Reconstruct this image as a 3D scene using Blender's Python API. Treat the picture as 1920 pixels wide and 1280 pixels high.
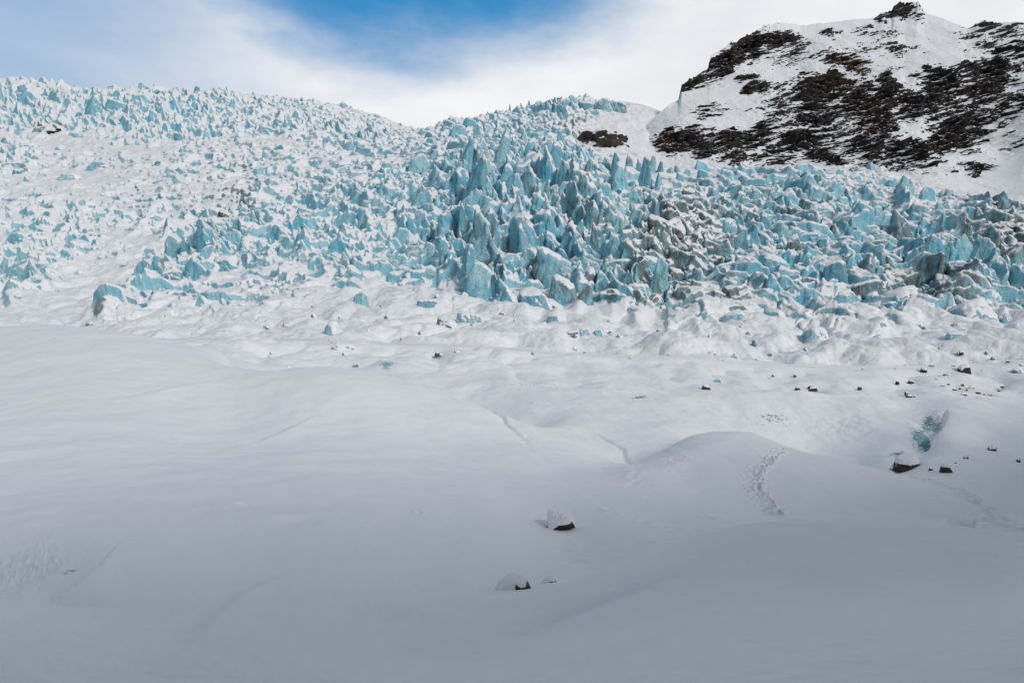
import bpy, math, random, time
import numpy as np
from mathutils import Vector

T00 = time.time()
for o in list(bpy.data.objects):
    bpy.data.objects.remove(o, do_unlink=True)
SC = bpy.context.scene
COL = SC.collection
R = math.radians

# ------------------------------------------------------------------ camera
F = 1280.0           # focal length in photo pixels (24 mm on a 36 mm sensor)
U0, V0 = 960.0, 640.0
cam_d = bpy.data.cameras.new('camera')
cam_d.lens = 24.0
cam_d.sensor_width = 36.0
cam_d.clip_start = 0.1
cam_d.clip_end = 20000.0
cam = bpy.data.objects.new('camera', cam_d)
cam.location = (0, 0, 0)
cam.rotation_euler = (R(90), 0, 0)
COL.objects.link(cam)
SC.camera = cam

# ------------------------------------------------------------------ sky and sun
SUN_EL, SUN_AZ = 30.0, 142.0          # azimuth clockwise from +Y (the view direction)
w = bpy.data.worlds.new('World')
SC.world = w
w.use_nodes = True
nt = w.node_tree
nt.nodes.clear()


class NT:
    """small helper for building node trees"""
    def __init__(self, tree):
        self.t = tree

    def n(self, kind, **kw):
        nd = self.t.nodes.new(kind)
        for k, v in kw.items():
            setattr(nd, k, v)
        return nd

    def put(self, sock, v):
        if hasattr(v, 'is_linked') or isinstance(v, bpy.types.NodeSocket):
            self.t.links.new(v, sock)
        elif v is not None:
            sock.default_value = v

    def math(self, op, a, b=None, c=None, clamp=False):
        nd = self.n('ShaderNodeMath', operation=op, use_clamp=clamp)
        self.put(nd.inputs[0], a)
        if b is not None:
            self.put(nd.inputs[1], b)
        if c is not None:
            self.put(nd.inputs[2], c)
        return nd.outputs[0]

    def vmath(self, op, a, b=None, out=0):
        nd = self.n('ShaderNodeVectorMath', operation=op)
        self.put(nd.inputs[0], a)
        if b is not None:
            self.put(nd.inputs[1], b)
        return nd.outputs[out]

    def ss(self, v, lo, hi, a=0.0, b=1.0):
        nd = self.n('ShaderNodeMapRange', interpolation_type='SMOOTHSTEP')
        self.put(nd.inputs[0], v)
        self.put(nd.inputs[1], lo)
        self.put(nd.inputs[2], hi)
        nd.inputs[3].default_value = a
        nd.inputs[4].default_value = b
        return nd.outputs[0]

    def noise(self, vec, scale, detail=4.0, rough=0.55, dist=0.0, color=False):
        nd = self.n('ShaderNodeTexNoise')
        self.put(nd.inputs['Vector'], vec)
        nd.inputs['Scale'].default_value = scale
        nd.inputs['Detail'].default_value = detail
        nd.inputs['Roughness'].default_value = rough
        nd.inputs['Distortion'].default_value = dist
        return nd.outputs['Color' if color else 'Fac']

    def mix(self, f, a, b):
        nd = self.n('ShaderNodeMix', data_type='RGBA')
        self.put(nd.inputs[0], f)
        for s, v in ((nd.inputs[6], a), (nd.inputs[7], b)):
            if isinstance(v, tuple):
                v = tuple(v) + ((1.0,) if len(v) == 3 else ())
            self.put(s, v)
        return nd.outputs[2]

    def scale(self, vec, s):
        nd = self.n('ShaderNodeMapping')
        self.put(nd.inputs[0], vec)
        nd.inputs['Scale'].default_value = s
        return nd.outputs[0]


def dirvec(u, v):
    d = Vector(((u - U0) / F, 1.0, (V0 - v) / F))
    d.normalize()
    return tuple(d)


N = NT(nt)
sky = N.n('ShaderNodeTexSky', sky_type='NISHITA')
sky.sun_disc = False
sky.sun_elevation = R(SUN_EL)
sky.sun_rotation = R(SUN_AZ)
sky.altitude = 200
sky.air_density = 1.0
sky.dust_density = 0.6
sky.ozone_density = 2.2
tc = N.n('ShaderNodeTexCoord')
D = tc.outputs['Generated']
wob = N.noise(N.scale(D, (1.0, 1.0, 2.0)), 1.6, 4.0, 0.5)
wob2 = N.noise(N.scale(D, (1.0, 1.0, 2.6)), 5.0, 5.0, 0.6)


def blob(u, v, r0, r1):
    """1 near the direction of photo pixel (u, v), 0 beyond r1 degrees"""
    dt = N.vmath('DOT_PRODUCT', D, dirvec(u, v), out=1)
    ang = N.math('ARCCOSINE', dt)
    ang = N.math('ADD', ang, N.math('MULTIPLY', N.math('SUBTRACT', wob, 0.5), 0.16))
    ang = N.math('ADD', ang, N.math('MULTIPLY', N.math('SUBTRACT', wob2, 0.5), 0.11))
    return N.ss(ang, R(r0), R(r1), 1.0, 0.0)


hole = blob(745, -560, 17.6, 26.6)
left = N.math('MULTIPLY', blob(-150, -160, 4.0, 30.0), 0.62)
sep = N.n('ShaderNodeSeparateXYZ')
N.put(sep.inputs[0], D)
zen = N.math('MULTIPLY', N.ss(sep.outputs[2], 0.50, 0.75), 0.6)
clear = N.math('MAXIMUM', N.math('MAXIMUM', hole, left), zen)
cl = N.mix(N.ss(wob2, 0.3, 0.7), (7.7, 7.9, 8.4), (8.8, 8.85, 9.0))
bright = N.math('MULTIPLY', blob(850, 190, 0.0, 22.0), 0.5)
cl = N.mix(bright, cl, (9.6, 9.6, 9.6))
# the unseen sky behind the camera is dimmed to darken the near snow
cl = N.mix(N.ss(sep.outputs[1], -0.35, 0.5), (1.35, 1.72, 1.98), cl)
blue = N.mix(0.75, sky.outputs[0], (0.1, 2.8, 6.3))
blue = N.mix(N.ss(sep.outputs[2], 0.48, 0.66), blue, (1.0, 1.5, 2.2))
col = N.mix(clear, cl, blue)
bg = N.n('ShaderNodeBackground')
N.put(bg.inputs[0], col)
bg.inputs[1].default_value = 0.1
wo = N.n('ShaderNodeOutputWorld')
nt.links.new(bg.outputs[0], wo.inputs[0])

sd = bpy.data.lights.new('sun', 'SUN')
sd.energy = 2.08
sd.angle = R(14)
sd.color = (1.0, 0.965, 0.93)
sun = bpy.data.objects.new('sun', sd)
sx, sy = math.sin(R(SUN_AZ)) * math.cos(R(SUN_EL)), math.cos(R(SUN_AZ)) * math.cos(R(SUN_EL))
sun.rotation_euler = Vector((sx, sy, math.sin(R(SUN_EL)))).to_track_quat('Z', 'Y').to_euler()
sun.location = (0, 0, 400)
COL.objects.link(sun)

SC.view_settings.view_transform = 'Standard'
SC.view_settings.look = 'None'
SC.view_settings.exposure = 0.0
SC.view_settings.gamma = 1.0
SC.view_settings.use_curve_mapping = False
SC.cycles.max_bounces = 6
SC.cycles.diffuse_bounces = 4


# ------------------------------------------------------------------ numpy noise
def _h(ix, iy, iz, seed):
    with np.errstate(over='ignore'):
        h = (ix.astype(np.int64).astype(np.uint32) * np.uint32(374761393)
             + iy.astype(np.int64).astype(np.uint32) * np.uint32(668265263)
             + iz.astype(np.int64).astype(np.uint32) * np.uint32(2147483647)
             + np.uint32((seed * 1274126177) & 0xffffffff))
        h = (h ^ (h >> np.uint32(13))) * np.uint32(1274126177)
        h = (h ^ (h >> np.uint32(16))) * np.uint32(2246822519)
        h = h ^ (h >> np.uint32(13))
    return h


def rnd(ix, iy, seed):
    return (_h(ix, iy, ix * 0, seed) & np.uint32(0xffffff)).astype(np.float32) / 16777216.0


def n2(x, y, seed=0):
    """2-D gradient noise about -1..1"""
    x0 = np.floor(x); y0 = np.floor(y)
    fx = (x - x0).astype(np.float32); fy = (y - y0).astype(np.float32)
    sx_ = fx * fx * fx * (fx * (fx * 6 - 15) + 10); sy_ = fy * fy * fy * (fy * (fy * 6 - 15) + 10)

    def g(a, b):
        an = rnd(x0 + a, y0 + b, seed) * 6.2831853
        return np.cos(an) * (fx - a) + np.sin(an) * (fy - b)
    a = g(0, 0); b = g(1, 0); c = g(0, 1); d = g(1, 1)
    t0 = a + (b - a) * sx_
    t1 = c + (d - c) * sx_
    return (t0 + (t1 - t0) * sy_) * 1.5


def fbm(x, y, seed=0, octv=4, gain=0.5):
    s = 0.0; a = 1.0
    for i in range(octv):
        s = s + a * n2(x * 2 ** i + 17.3 * i, y * 2 ** i - 9.1 * i, seed + i * 7)
        a *= gain
    return s


def n3(x, y, z, seed=0):
    x0 = np.floor(x); y0 = np.floor(y); z0 = np.floor(z)
    fx, fy, fz = x - x0, y - y0, z - z0
    u = fx * fx * (3 - 2 * fx); v = fy * fy * (3 - 2 * fy); w_ = fz * fz * (3 - 2 * fz)

    def g(a, b, c):
        h = _h(x0 + a, y0 + b, z0 + c, seed)
        return (h & np.uint32(0xffff)).astype(np.float32) / 32768.0 - 1.0
    def lx(b, c):
        p = g(0, b, c); q = g(1, b, c)
        return p + (q - p) * u
    a = lx(0, 0); b = lx(1, 0); c = lx(0, 1); d = lx(1, 1)
    e = a + (b - a) * v; f = c + (d - c) * v
    return e + (f - e) * w_


def fb3(x, y, z, seed=0, octv=3, gain=0.5):
    s = 0.0; a = 1.0
    for i in range(octv):
        k = 2.03 ** i
        s = s + a * n3(x * k, y * k, z * k, seed + i * 5)
        a *= gain
    return s


def cells(x, y, seed):
    """cellular noise: F1, F2-F1, three randoms of the cell, offset to its centre"""
    x0 = np.floor(x); y0 = np.floor(y)
    f1 = np.full(x.shape, 9.0, np.float32); f2 = f1.copy()
    bx = np.zeros(x.shape, np.float32); by = bx.copy(); cx = bx.copy(); cy = bx.copy()
    for i in (-1, 0, 1):
        for j in (-1, 0, 1):
            gx = x0 + i; gy = y0 + j
            px = gx + 0.12 + 0.76 * rnd(gx, gy, seed); py = gy + 0.12 + 0.76 * rnd(gx, gy, seed + 1)
            dx = (x - px).astype(np.float32); dy = (y - py).astype(np.float32)
            d = np.sqrt(dx * dx + dy * dy)
            m = d < f1
            f2 = np.where(m, f1, np.minimum(f2, d))
            f1 = np.where(m, d, f1)
            bx = np.where(m, dx, bx); by = np.where(m, dy, by)
            cx = np.where(m, gx, cx); cy = np.where(m, gy, cy)
    return f1, f2 - f1, rnd(cx, cy, seed + 2), rnd(cx, cy, seed + 3), rnd(cx, cy, seed + 4), bx, by


def sstep(x, a, b):
    t = np.clip((x - a) / (b - a), 0, 1)
    return t * t * (3 - 2 * t)


# ------------------------------------------------------------------ terrain base: a thin plate through surveyed points
# each point: photo column, photo row, distance in metres
CP = """
-900 1280 4.5|0 1280 4.8|300 1280 5.2|600 1280 5.6|850 1285 6.0|1000 1290 5.2|1300 1280 4.0|1600 1270 3.6|1920 1262 3.5|2700 1262 3.5
-400 1900 2.0|500 1900 2.0|1400 1900 1.7|2300 1900 1.7|500 2600 1.2|1400 2600 1.2
0 1150 8|-500 1150 8|150 1130 9.2|330 1120 9.6|60 1075 12|180 1030 13.5|300 1045 13|450 1070 12.5|600 1120 10.5|780 1170 9.5
880 1235 7.6|920 1180 9|970 1120 11.0|1010 1102 12.5|1100 1085 10.6|1200 1048 11.2|1280 1016 11.7|1380 985 12.2|1480 977 12.5|1650 974 12.5|1800 978 12.4|1920 988 12.2|2500 1030 12
1280 1110 8.2|1600 1090 8|1900 1100 8|1050 1180 8.0
1380 1025 17|1500 1022 18|1650 1020 18|1800 1025 18|1920 1040 17|2500 1100 17|1200 1075 15|1280 1052 16
0 1000 16|-600 1000 15|300 960 18|600 1000 17|800 1040 16.5|960 1098 14.2|900 1050 17|1000 1040 20|1058 1000 24.5|950 980 24|1150 960 27|1250 985 25|1180 1020 21|1350 980 25
1450 985 26|1600 985 26|1750 1000 25|1920 1040 23|2500 1090 22
0 880 26|-600 860 26|300 860 29|600 880 29|800 900 30|950 910 32|1100 910 34|1180 895 37|1210 880 39
1300 925 34|1400 935 33|1470 970 29.5|1500 935 34|1600 950 34|1750 975 32|1900 1015 30|1300 880 40|1420 880 40|1550 890 41|1650 915 41|1780 945 39
0 750 42|-600 730 42|250 755 44|440 790 44|650 780 46|800 800 47|950 830 46|1050 860 44|1130 880 43
0 660 58|0 613 74|-600 600 74|130 613 76|250 628 78|340 650 80|430 680 78
450 692 64|560 690 63|650 691 63|740 708 63|830 738 62|900 762 61|1000 800 57|1100 843 52|1170 872 47
0 650 95|250 680 100|450 730 76|650 735 84|830 775 80|900 792 78|1000 806 72|-600 650 95
1180 865 52|1190 840 57|1130 815 63|1060 790 70|1230 850 52|1250 842 54|1290 818 52|1340 808 52.5|1420 813 53|1480 838 52|1560 858 51.5|1640 878 50.5|1700 890 50|1780 915 47
1340 835 62|1420 850 64|1500 872 64|1560 885 63|1640 895 61|1700 890 58
1380 838 70|1450 855 74|1520 866 76|1600 872 74|1660 862 70|1730 865 62|1790 868 60|1900 880 58|1920 905 54|2500 930 54
1240 800 70|1180 792 74|1300 795 78|1100 770 80|1000 755 86
1400 800 84|1500 800 88|1600 800 88|1680 815 82|1735 850 72|1760 820 74|1850 830 76|1920 830 76|2500 830 76
1380 772 92|1400 745 100|1300 747 98|1200 752 94|1500 743 103|1560 750 102|1640 768 96|1720 793 88|1780 765 92|1900 765 95|2500 765 95
1500 735 112|1650 735 112|1800 745 108|1920 750 106|1700 715 125|1850 715 124|1600 705 128|1500 715 122|2500 715 124
930 728 98|1050 738 94|1130 728 102|1000 708 110|900 715 104|1100 700 120|1250 715 112|1350 700 122|1400 690 130
600 700 104|700 702 104|800 700 106|850 680 116|700 670 120|960 680 120|900 640 140|1000 650 138|1100 660 136
500 670 112|400 650 122|480 630 138|600 640 132|650 620 145|300 625 142|200 640 130|0 640 130|-600 640 130
1200 690 125|1200 650 142|1300 660 138|1400 640 150|1500 670 140|1600 650 148|1700 670 140|1800 650 148|1920 660 140|2500 660 140
1250 618 166|1500 622 166|1700 618 170|1900 612 172|2500 600 175
-600 600 175|0 605 172|200 605 172|350 592 172|500 590 172|700 595 165|850 595 168|960 592 170|1100 598 170
0 500 262|-600 500 262|200 500 262|400 500 240|600 500 238|800 500 232|1000 500 228|1200 500 232|1400 500 236|1600 500 240|1900 500 244|2500 500 244
0 400 385|-600 400 385|200 400 380|400 400 360|600 400 348|800 400 325|1000 400 310|1200 400 318|1400 400 330|1600 400 338|1900 400 340|2500 420 340
0 300 590|-600 300 590|200 300 580|400 300 555|600 300 530|750 300 490|850 300 430|1000 300 405|1150 305 420|1300 315 440|1500 318 450|1650 325 445|1750 355 410|1900 385 380|2500 400 380
850 290 470|1000 290 455|1150 300 480|1300 325 520|1500 340 530|1700 350 520|1900 375 470|2500 400 470
0 240 760|-600 240 760|200 240 750|400 240 770|600 245 800|750 258 850|850 265 640|950 265 600|1080 268 580|1170 266 600|1250 318 520|1250 282 620|1330 322 560|1330 300 650
0 175 960|-600 150 960|130 185 960|250 180 980|420 186 1010|560 200 1060|650 216 1100|720 232 1120|785 252 1050
0 155 1040|60 152 1040|130 170 1040|190 178 1040|250 168 1060|300 171 1060|420 174 1090|560 191 1130|650 206 1160|720 223 1180|782 246 1150|-600 140 1040
800 250 790|850 234 790|950 221 780|1000 208 780|1075 193 780|1160 198 790|1215 200 800|1300 235 850|1420 210 880|1700 240 900|2500 240 900
0 260 1500|-600 260 1500|250 260 1500|450 270 1550|650 290 1600|785 320 1500|950 330 1300|1100 310 1250|1250 310 1250|1700 340 1250|2500 340 1250
0 420 2600|700 430 2600|1400 430 2600|2500 430 2600|-600 420 2600
"""
pts = np.array([[float(t) for t in p.split()] for l in CP.strip().split('\n') for p in l.split('|')])
LQ = 0.42


def to_sq(u, y):
    return (u - U0) / F, np.log(y) * LQ


def tps_kernel(d2):
    d = np.sqrt(d2) + 1e-9
    return d2 * np.log(d)


_s, _q = to_sq(pts[:, 0], pts[:, 2])
_t = (V0 - pts[:, 1]) / F
_n = len(pts)
_K = tps_kernel((_s[:, None] - _s[None]) ** 2 + (_q[:, None] - _q[None]) ** 2)
_K += np.eye(_n) * 2e-5
_P = np.stack([np.ones(_n), _s, _q], 1)
_A = np.zeros((_n + 3, _n + 3))
_A[:_n, :_n] = _K; _A[:_n, _n:] = _P; _A[_n:, :_n] = _P.T
_W = np.linalg.solve(_A, np.concatenate([_t, [0, 0, 0]]))


def Tbase(u, y):
    """elevation tangent z/y of the bare surface"""
    s, q = to_sq(np.asarray(u, float).ravel(), np.asarray(y, float).ravel())
    out = np.empty(len(s))
    CH = 60000
    P32 = np.stack([_s, _q], 1)
    for i in range(0, len(s), CH):
        a = s[i:i + CH, None]; b = q[i:i + CH, None]
        d2 = (a - _s[None]) ** 2 + (b - _q[None]) ** 2
        out[i:i + CH] = (0.5 * d2 * np.log(d2 + 1e-12)) @ _W[:_n] + _W[_n] + _W[_n + 1] * s[i:i + CH] + _W[_n + 2] * q[i:i + CH]
    return out.reshape(np.shape(u))


# coarse table of the base surface, read back by bicubic-like smooth lookup (bilinear on a fine table)
GU = np.arange(-1500, 3421, 10.0)
GQ = np.linspace(math.log(1.1), math.log(2600), 1400)
_gu, _gq = np.meshgrid(GU, GQ)
TAB = Tbase(np.clip(_gu, -900, 2700), np.exp(_gq))


def Tlook(u, y):
    fu = np.clip((u - GU[0]) / 10.0, 0, len(GU) - 1.001)
    fq = np.clip((np.log(y) - GQ[0]) / (GQ[1] - GQ[0]), 0, len(GQ) - 1.001)
    iu = fu.astype(int); iq = fq.astype(int)
    a = fu - iu; b = fq - iq
    return ((TAB[iq, iu] * (1 - a) + TAB[iq, iu + 1] * a) * (1 - b)
            + (TAB[iq + 1, iu] * (1 - a) + TAB[iq + 1, iu + 1] * a) * b)


def locate(u, v):
    """where the line of sight through photo pixel (u, v) meets the bare surface"""
    c = int(round((u - GU[0]) / 10.0))
    f = (u - GU[0]) / 10.0 - int((u - GU[0]) // 10)
    c = int((u - GU[0]) // 10)
    col_ = TAB[:, c] * (1 - f) + TAB[:, c + 1] * f
    tt = (V0 - v) / F
    k = np.argmax(col_ >= tt)
    if col_[k] < tt:
        k = int(np.argmax(col_))
    y = math.exp(GQ[k])
    return np.array([(u - U0) / F * y, y, tt * y])


def zat(x, y):
    u = U0 + F * x / y
    return float(Tlook(np.array([u]), np.array([y]))[0] * y)


print('terrain fit', round(time.time() - T00, 1))


# ------------------------------------------------------------------ region maps, in photo columns and rows of the bare surface
def gmap(u, v, lst, base=0.0, mode='max'):
    """soft ellipses (u, v, ru, rv, angle_deg, value)"""
    out = np.full(np.shape(u), base, np.float32)
    for (cu, cv, ru, rv, an, val) in lst:
        ca, sa = math.cos(R(an)), math.sin(R(an))
        a = ((u - cu) * ca + (v - cv) * sa) / ru
        b = (-(u - cu) * sa + (v - cv) * ca) / rv
        g = np.exp(-np.clip(a * a + b * b, 0, 20) ** 1.5 * 0.7) * 1.0
        if mode == 'max':
            out = out + (val - out) * g if val < 0 else np.maximum(out, val * g)
        else:
            out = out + val * g
    return out


# roughness of the ice: how much it is broken up
ROUGH = [(970, 400, 190, 140, 0, 1.5), (1150, 470, 180, 120, 0, 1.15), (1500, 440, 260, 130, 0, 0.85), (1780, 500, 200, 90, 0, 0.95),
         (700, 430, 200, 130, 20, 0.75), (560, 400, 170, 90, 0, 0.62), (780, 350, 150, 60, 0, 0.8), (1000, 330, 180, 60, 0, 1.1),
         (60, 200, 260, 50, 0, 1.35), (330, 215, 220, 50, 0, 1.35), (600, 235, 190, 42, 12, 1.25),
         (980, 230, 230, 46, -8, 1.15), (1110, 200, 90, 22, 0, 1.1), (30, 290, 60, 40, 0, 0.8), (100, 430, 220, 60, 0, 0.62), (50, 510, 130, 60, -20, 0.65),
         (250, 400, 130, 30, 0, 0.45), (330, 500, 230, 42, -24, 1.15), (220, 575, 90, 26, -20, 1.0), (470, 300, 200, 40, 0, 0.55), (300, 430, 200, 50, 0, 0.6), (520, 470, 120, 50, 0, 0.6),
         (230, 585, 80, 20, -15, 0.7), (700, 520, 130, 45, 15, 0.5), (330, 330, 220, 60, 0, 0.38), (1850, 420, 120, 60, 0, 0.8)]
SMOOTH = [(1230, 305, 90, 26, 10), (1150, 240, 60, 30, 0), (170, 560, 130, 45, -25), (110, 275, 50, 12, 0), (150, 335, 60, 12, 0), (400, 640, 240, 45, 0), (1240, 215, 110, 28, 0),
          (1240, 260, 70, 40, 20), (1800, 350, 160, 20, 15), (250, 450, 90, 16, 10)]


def roughness(u, v):
    r = gmap(u, v, ROUGH, 0.34)
    for (cu, cv, ru, rv, an) in SMOOTH:
        ca, sa = math.cos(R(an)), math.sin(R(an))
        a = ((u - cu) * ca + (v - cv) * sa) / ru
        b = (-(u - cu) * sa + (v - cv) * ca) / rv
        r = r * (1 - 0.88 * np.exp(-np.clip(a * a + b * b, 0, 20) ** 1.5))
    # foot of the ice: fades to smooth hummocks
    foot = 590 + 20 * np.sin(u / 190.0) + 14 * np.sin(u / 61.0) + 16 * n2(u / 38.0, u * 0, 605)
    foot = foot + np.where(u < 850, -30 + 60 * sstep(np.abs(u - 330), 260, 60), 0) + np.where(u > 1250, 14, 0)
    r = r * (1 + 0.30 * n2(u / 45.0, v / 30.0, 601))
    return r * (1 - sstep(v, foot - 26, foot + 14)) + 0.03 * sstep(v, foot, foot + 20)


DIRT_AND_CAVITY = [(1290, 450, 85, 75, 10, 1.0), (1330, 555, 95, 30, 10, 0.9), (1180, 570, 110, 30, 0, 0.6), (1220, 500, 60, 50, 0, 0.7),
        (1890, 450, 90, 45, 0, 1.0), (1740, 540, 120, 30, 5, 0.8), (430, 370, 50, 40, 30, 0.95), (160, 605, 50, 12, 0, 0.9),
        (1880, 380, 80, 22, 10, 1.0), (90, 245, 28, 10, 0, 1.6), (960, 470, 60, 60, 0, 0.35), (1090, 430, 60, 60, 0, 0.4), (1500, 430, 120, 60, 0, 0.3),  # the upper left entry paints the shade of an ice cavity
        (1125, 256, 62, 17, 10, 1.7), (1240, 262, 24, 9, -45, 1.5), (940, 520, 60, 40, 0, 0.4), (450, 330, 40, 25, 0, 0.6),
        (1410, 395, 60, 25, 0, 0.45)]


def build_grid(name, us, ys, X, Y, Z, attrs, mat, flip=False):
    nr, nc = X.shape
    me = bpy.data.meshes.new(name)
    me.vertices.add(nr * nc)
    co = np.empty((nr * nc, 3), np.float32)
    co[:, 0] = X.ravel(); co[:, 1] = Y.ravel(); co[:, 2] = Z.ravel()
    me.vertices.foreach_set('co', co.ravel())
    idx = np.arange(nr * nc, dtype=np.int32).reshape(nr, nc)
    a = idx[:-1, :-1].ravel(); b = idx[:-1, 1:].ravel(); c = idx[1:, 1:].ravel(); d = idx[1:, :-1].ravel()
    q = np.stack([a, b, c, d] if not flip else [a, d, c, b], 1).ravel()
    nf = len(a)
    me.loops.add(nf * 4)
    me.loops.foreach_set('vertex_index', q)
    me.polygons.add(nf)
    me.polygons.foreach_set('loop_start', np.arange(0, nf * 4, 4, dtype=np.int32))
    me.polygons.foreach_set('use_smooth', np.ones(nf, bool))
    me.update(calc_edges=True)
    for k, arr in attrs.items():
        at = me.attributes.new(k, 'FLOAT', 'POINT')
        at.data.foreach_set('value', np.asarray(arr, np.float32).ravel())
    me.materials.append(mat)
    o = bpy.data.objects.new(name, me)
    COL.objects.link(o)
    return o


def mesh_obj(name, verts, faces, mat, parent=None, smooth=True, attrs=None, loc=None):
    """faces: (n,3) int array"""
    me = bpy.data.meshes.new(name)
    me.vertices.add(len(verts))
    me.vertices.foreach_set('co', np.asarray(verts, np.float32).ravel())
    nf = len(faces)
    me.loops.add(nf * 3)
    me.loops.foreach_set('vertex_index', np.asarray(faces, np.int32).ravel())
    me.polygons.add(nf)
    me.polygons.foreach_set('loop_start', np.arange(0, nf * 3, 3, dtype=np.int32))
    me.polygons.foreach_set('use_smooth', np.full(nf, smooth, bool))
    me.update(calc_edges=True)
    for k, arr in (attrs or {}).items():
        at = me.attributes.new(k, 'FLOAT', 'POINT')
        at.data.foreach_set('value', np.asarray(arr, np.float32).ravel())
    me.materials.append(mat)
    o = bpy.data.objects.new(name, me)
    if loc is not None:
        o.location = loc
    COL.objects.link(o)
    if parent is not None:
        o.parent = parent
    return o


# ------------------------------------------------------------------ materials
def new_mat(name):
    m = bpy.data.materials.new(name)
    m.use_nodes = True
    m.node_tree.nodes.clear()
    k = NT(m.node_tree)
    out = k.n('ShaderNodeOutputMaterial')
    b = k.n('ShaderNodeBsdfPrincipled')
    m.node_tree.links.new(b.outputs[0], out.inputs[0])
    geo = k.n('ShaderNodeNewGeometry')
    return m, k, b, geo


def bump(k, b, h, strength, dist, normal=None):
    nd = k.n('ShaderNodeBump')
    nd.inputs['Strength'].default_value = strength
    nd.inputs['Distance'].default_value = dist
    k.put(nd.inputs['Height'], h)
    if normal is not None:
        k.put(nd.inputs['Normal'], normal)
    k.put(b.inputs['Normal'], nd.outputs[0])
    return nd.outputs[0]


SNOW_A = (0.80, 0.815, 0.845)
SNOW_B = (0.87, 0.875, 0.885)


def glacier_material(name, thr=0.55):
    m, k, b, geo = new_mat(name)
    P = geo.outputs['Position']
    nz = k.n('ShaderNodeSeparateXYZ')
    k.put(nz.inputs[0], geo.outputs['Normal'])
    nzv = nz.outputs[2]
    at_s = k.n('ShaderNodeAttribute', attribute_name='snow')
    at_d = k.n('ShaderNodeAttribute', attribute_name='dirt')
    big = k.noise(P, 0.055, 5, 0.55)
    mid = k.noise(P, 0.35, 6, 0.62)
    fine = k.noise(P, 1.7, 5, 0.65)
    t = k.math('ADD', nzv, k.math('MULTIPLY', k.math('SUBTRACT', mid, 0.5), 0.42))
    t = k.math('ADD', t, k.math('MULTIPLY', k.math('SUBTRACT', fine, 0.5), 0.30))
    t = k.math('ADD', t, k.math('MULTIPLY', k.math('SUBTRACT', big, 0.5), 0.22))
    t = k.math('ADD', t, at_s.outputs['Fac'])
    # snow is plastered on the windward, right-hand sides
    t = k.math('ADD', t, k.math('MULTIPLY', nz.outputs[0], 0.34))
    sf = k.ss(t, thr - 0.035, thr + 0.035)
    # ice body
    streak = k.noise(k.scale(P, (0.30, 0.30, 0.07)), 1.0, 6, 0.62, 0.6)
    c1 = k.mix(k.ss(big, 0.34, 0.66), (0.40, 0.74, 0.83), (0.17, 0.58, 0.76))
    c1 = k.mix(k.math('MULTIPLY', k.ss(streak, 0.50, 0.70), 0.55), c1, (0.15, 0.43, 0.53))
    c1 = k.mix(k.math('MULTIPLY', k.ss(mid, 0.52, 0.66), 0.6), c1, (0.62, 0.80, 0.83))
    at_p = k.n('ShaderNodeAttribute', attribute_name='deep')
    c1 = k.mix(k.math('MULTIPLY', at_p.outputs['Fac'], k.math('MULTIPLY_ADD', streak, 0.8, 0.55)), c1, (0.03, 0.22, 0.34))
    # grey silt bands melted out of the ice
    silt = k.noise(k.scale(P, (0.22, 0.22, 0.10)), 1.0, 7, 0.68, 1.2)
    dmix = k.math('ADD', silt, k.math('MULTIPLY', at_d.outputs['Fac'], 0.31))
    c1 = k.mix(k.math('MULTIPLY', k.ss(dmix, 0.57, 0.74), 0.80), c1, (0.155, 0.17, 0.155))
    c1 = k.mix(k.ss(k.math('ADD', dmix, k.math('MULTIPLY', k.math('SUBTRACT', fine, 0.5), 0.4)), 0.80, 0.92), c1, (0.035, 0.032, 0.032))
    sn = k.mix(fine, SNOW_A, SNOW_B)
    # powder dusting thins out down the ice walls
    frost = k.math('MULTIPLY', k.ss(t, thr - 0.42, thr - 0.02), k.math('MULTIPLY_ADD', fine, 0.75, -0.12))
    c1 = k.mix(frost, c1, SNOW_A)
    c = k.mix(sf, c1, sn)
    k.put(b.inputs['Base Color'], c)
    k.put(b.inputs['Roughness'], k.math('MULTIPLY_ADD', sf, 0.45, 0.38))
    b.inputs['Specular IOR Level'].default_value = 0.3
    hh = k.math('ADD', k.math('MULTIPLY', mid, 1.4), k.math('MULTIPLY', fine, 0.5))
    hh = k.math('ADD', hh, k.math('MULTIPLY', streak, 1.2))
    hh = k.math('ADD', k.math('MULTIPLY', hh, k.math('MULTIPLY_ADD', sf, -0.75, 1.0)), k.math('MULTIPLY', sf, 0.55))
    bump(k, b, hh, 0.9, 1.3)
    return m


def snow_material(name):
    m, k, b, geo = new_mat(name)
    P = geo.outputs['Position']
    n1 = k.noise(P, 0.12, 3, 0.5)
    wind = k.noise(k.scale(P, (0.6, 1.3, 1.0)), 1.0, 5, 0.6, 0.4)
    gr = k.noise(P, 9.0, 4, 0.7)
    at = k.n('ShaderNodeAttribute', attribute_name='ice')
    fine = k.noise(k.scale(P, (1.3, 1.3, 3.0)), 1.6, 6, 0.72, 0.5)
    c = k.mix(n1, SNOW_A, SNOW_B)
    ice = k.ss(k.math('ADD', k.math('MULTIPLY', at.outputs['Fac'], 0.42), fine), 0.72, 0.80)
    icec = k.mix(k.ss(n1, 0.4, 0.6), (0.22, 0.42, 0.48), (0.10, 0.22, 0.26))
    c = k.mix(ice, c, icec)
    k.put(b.inputs['Base Color'], c)
    b.inputs['Roughness'].default_value = 0.8
    b.inputs['Specular IOR Level'].default_value = 0.2
    h = k.math('ADD', k.math('MULTIPLY', wind, 0.5), k.math('MULTIPLY', gr, 0.13))
    h = k.math('SUBTRACT', h, k.math('MULTIPLY', ice, 0.5))
    bump(k, b, h, 0.42, 0.12)
    return m


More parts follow.
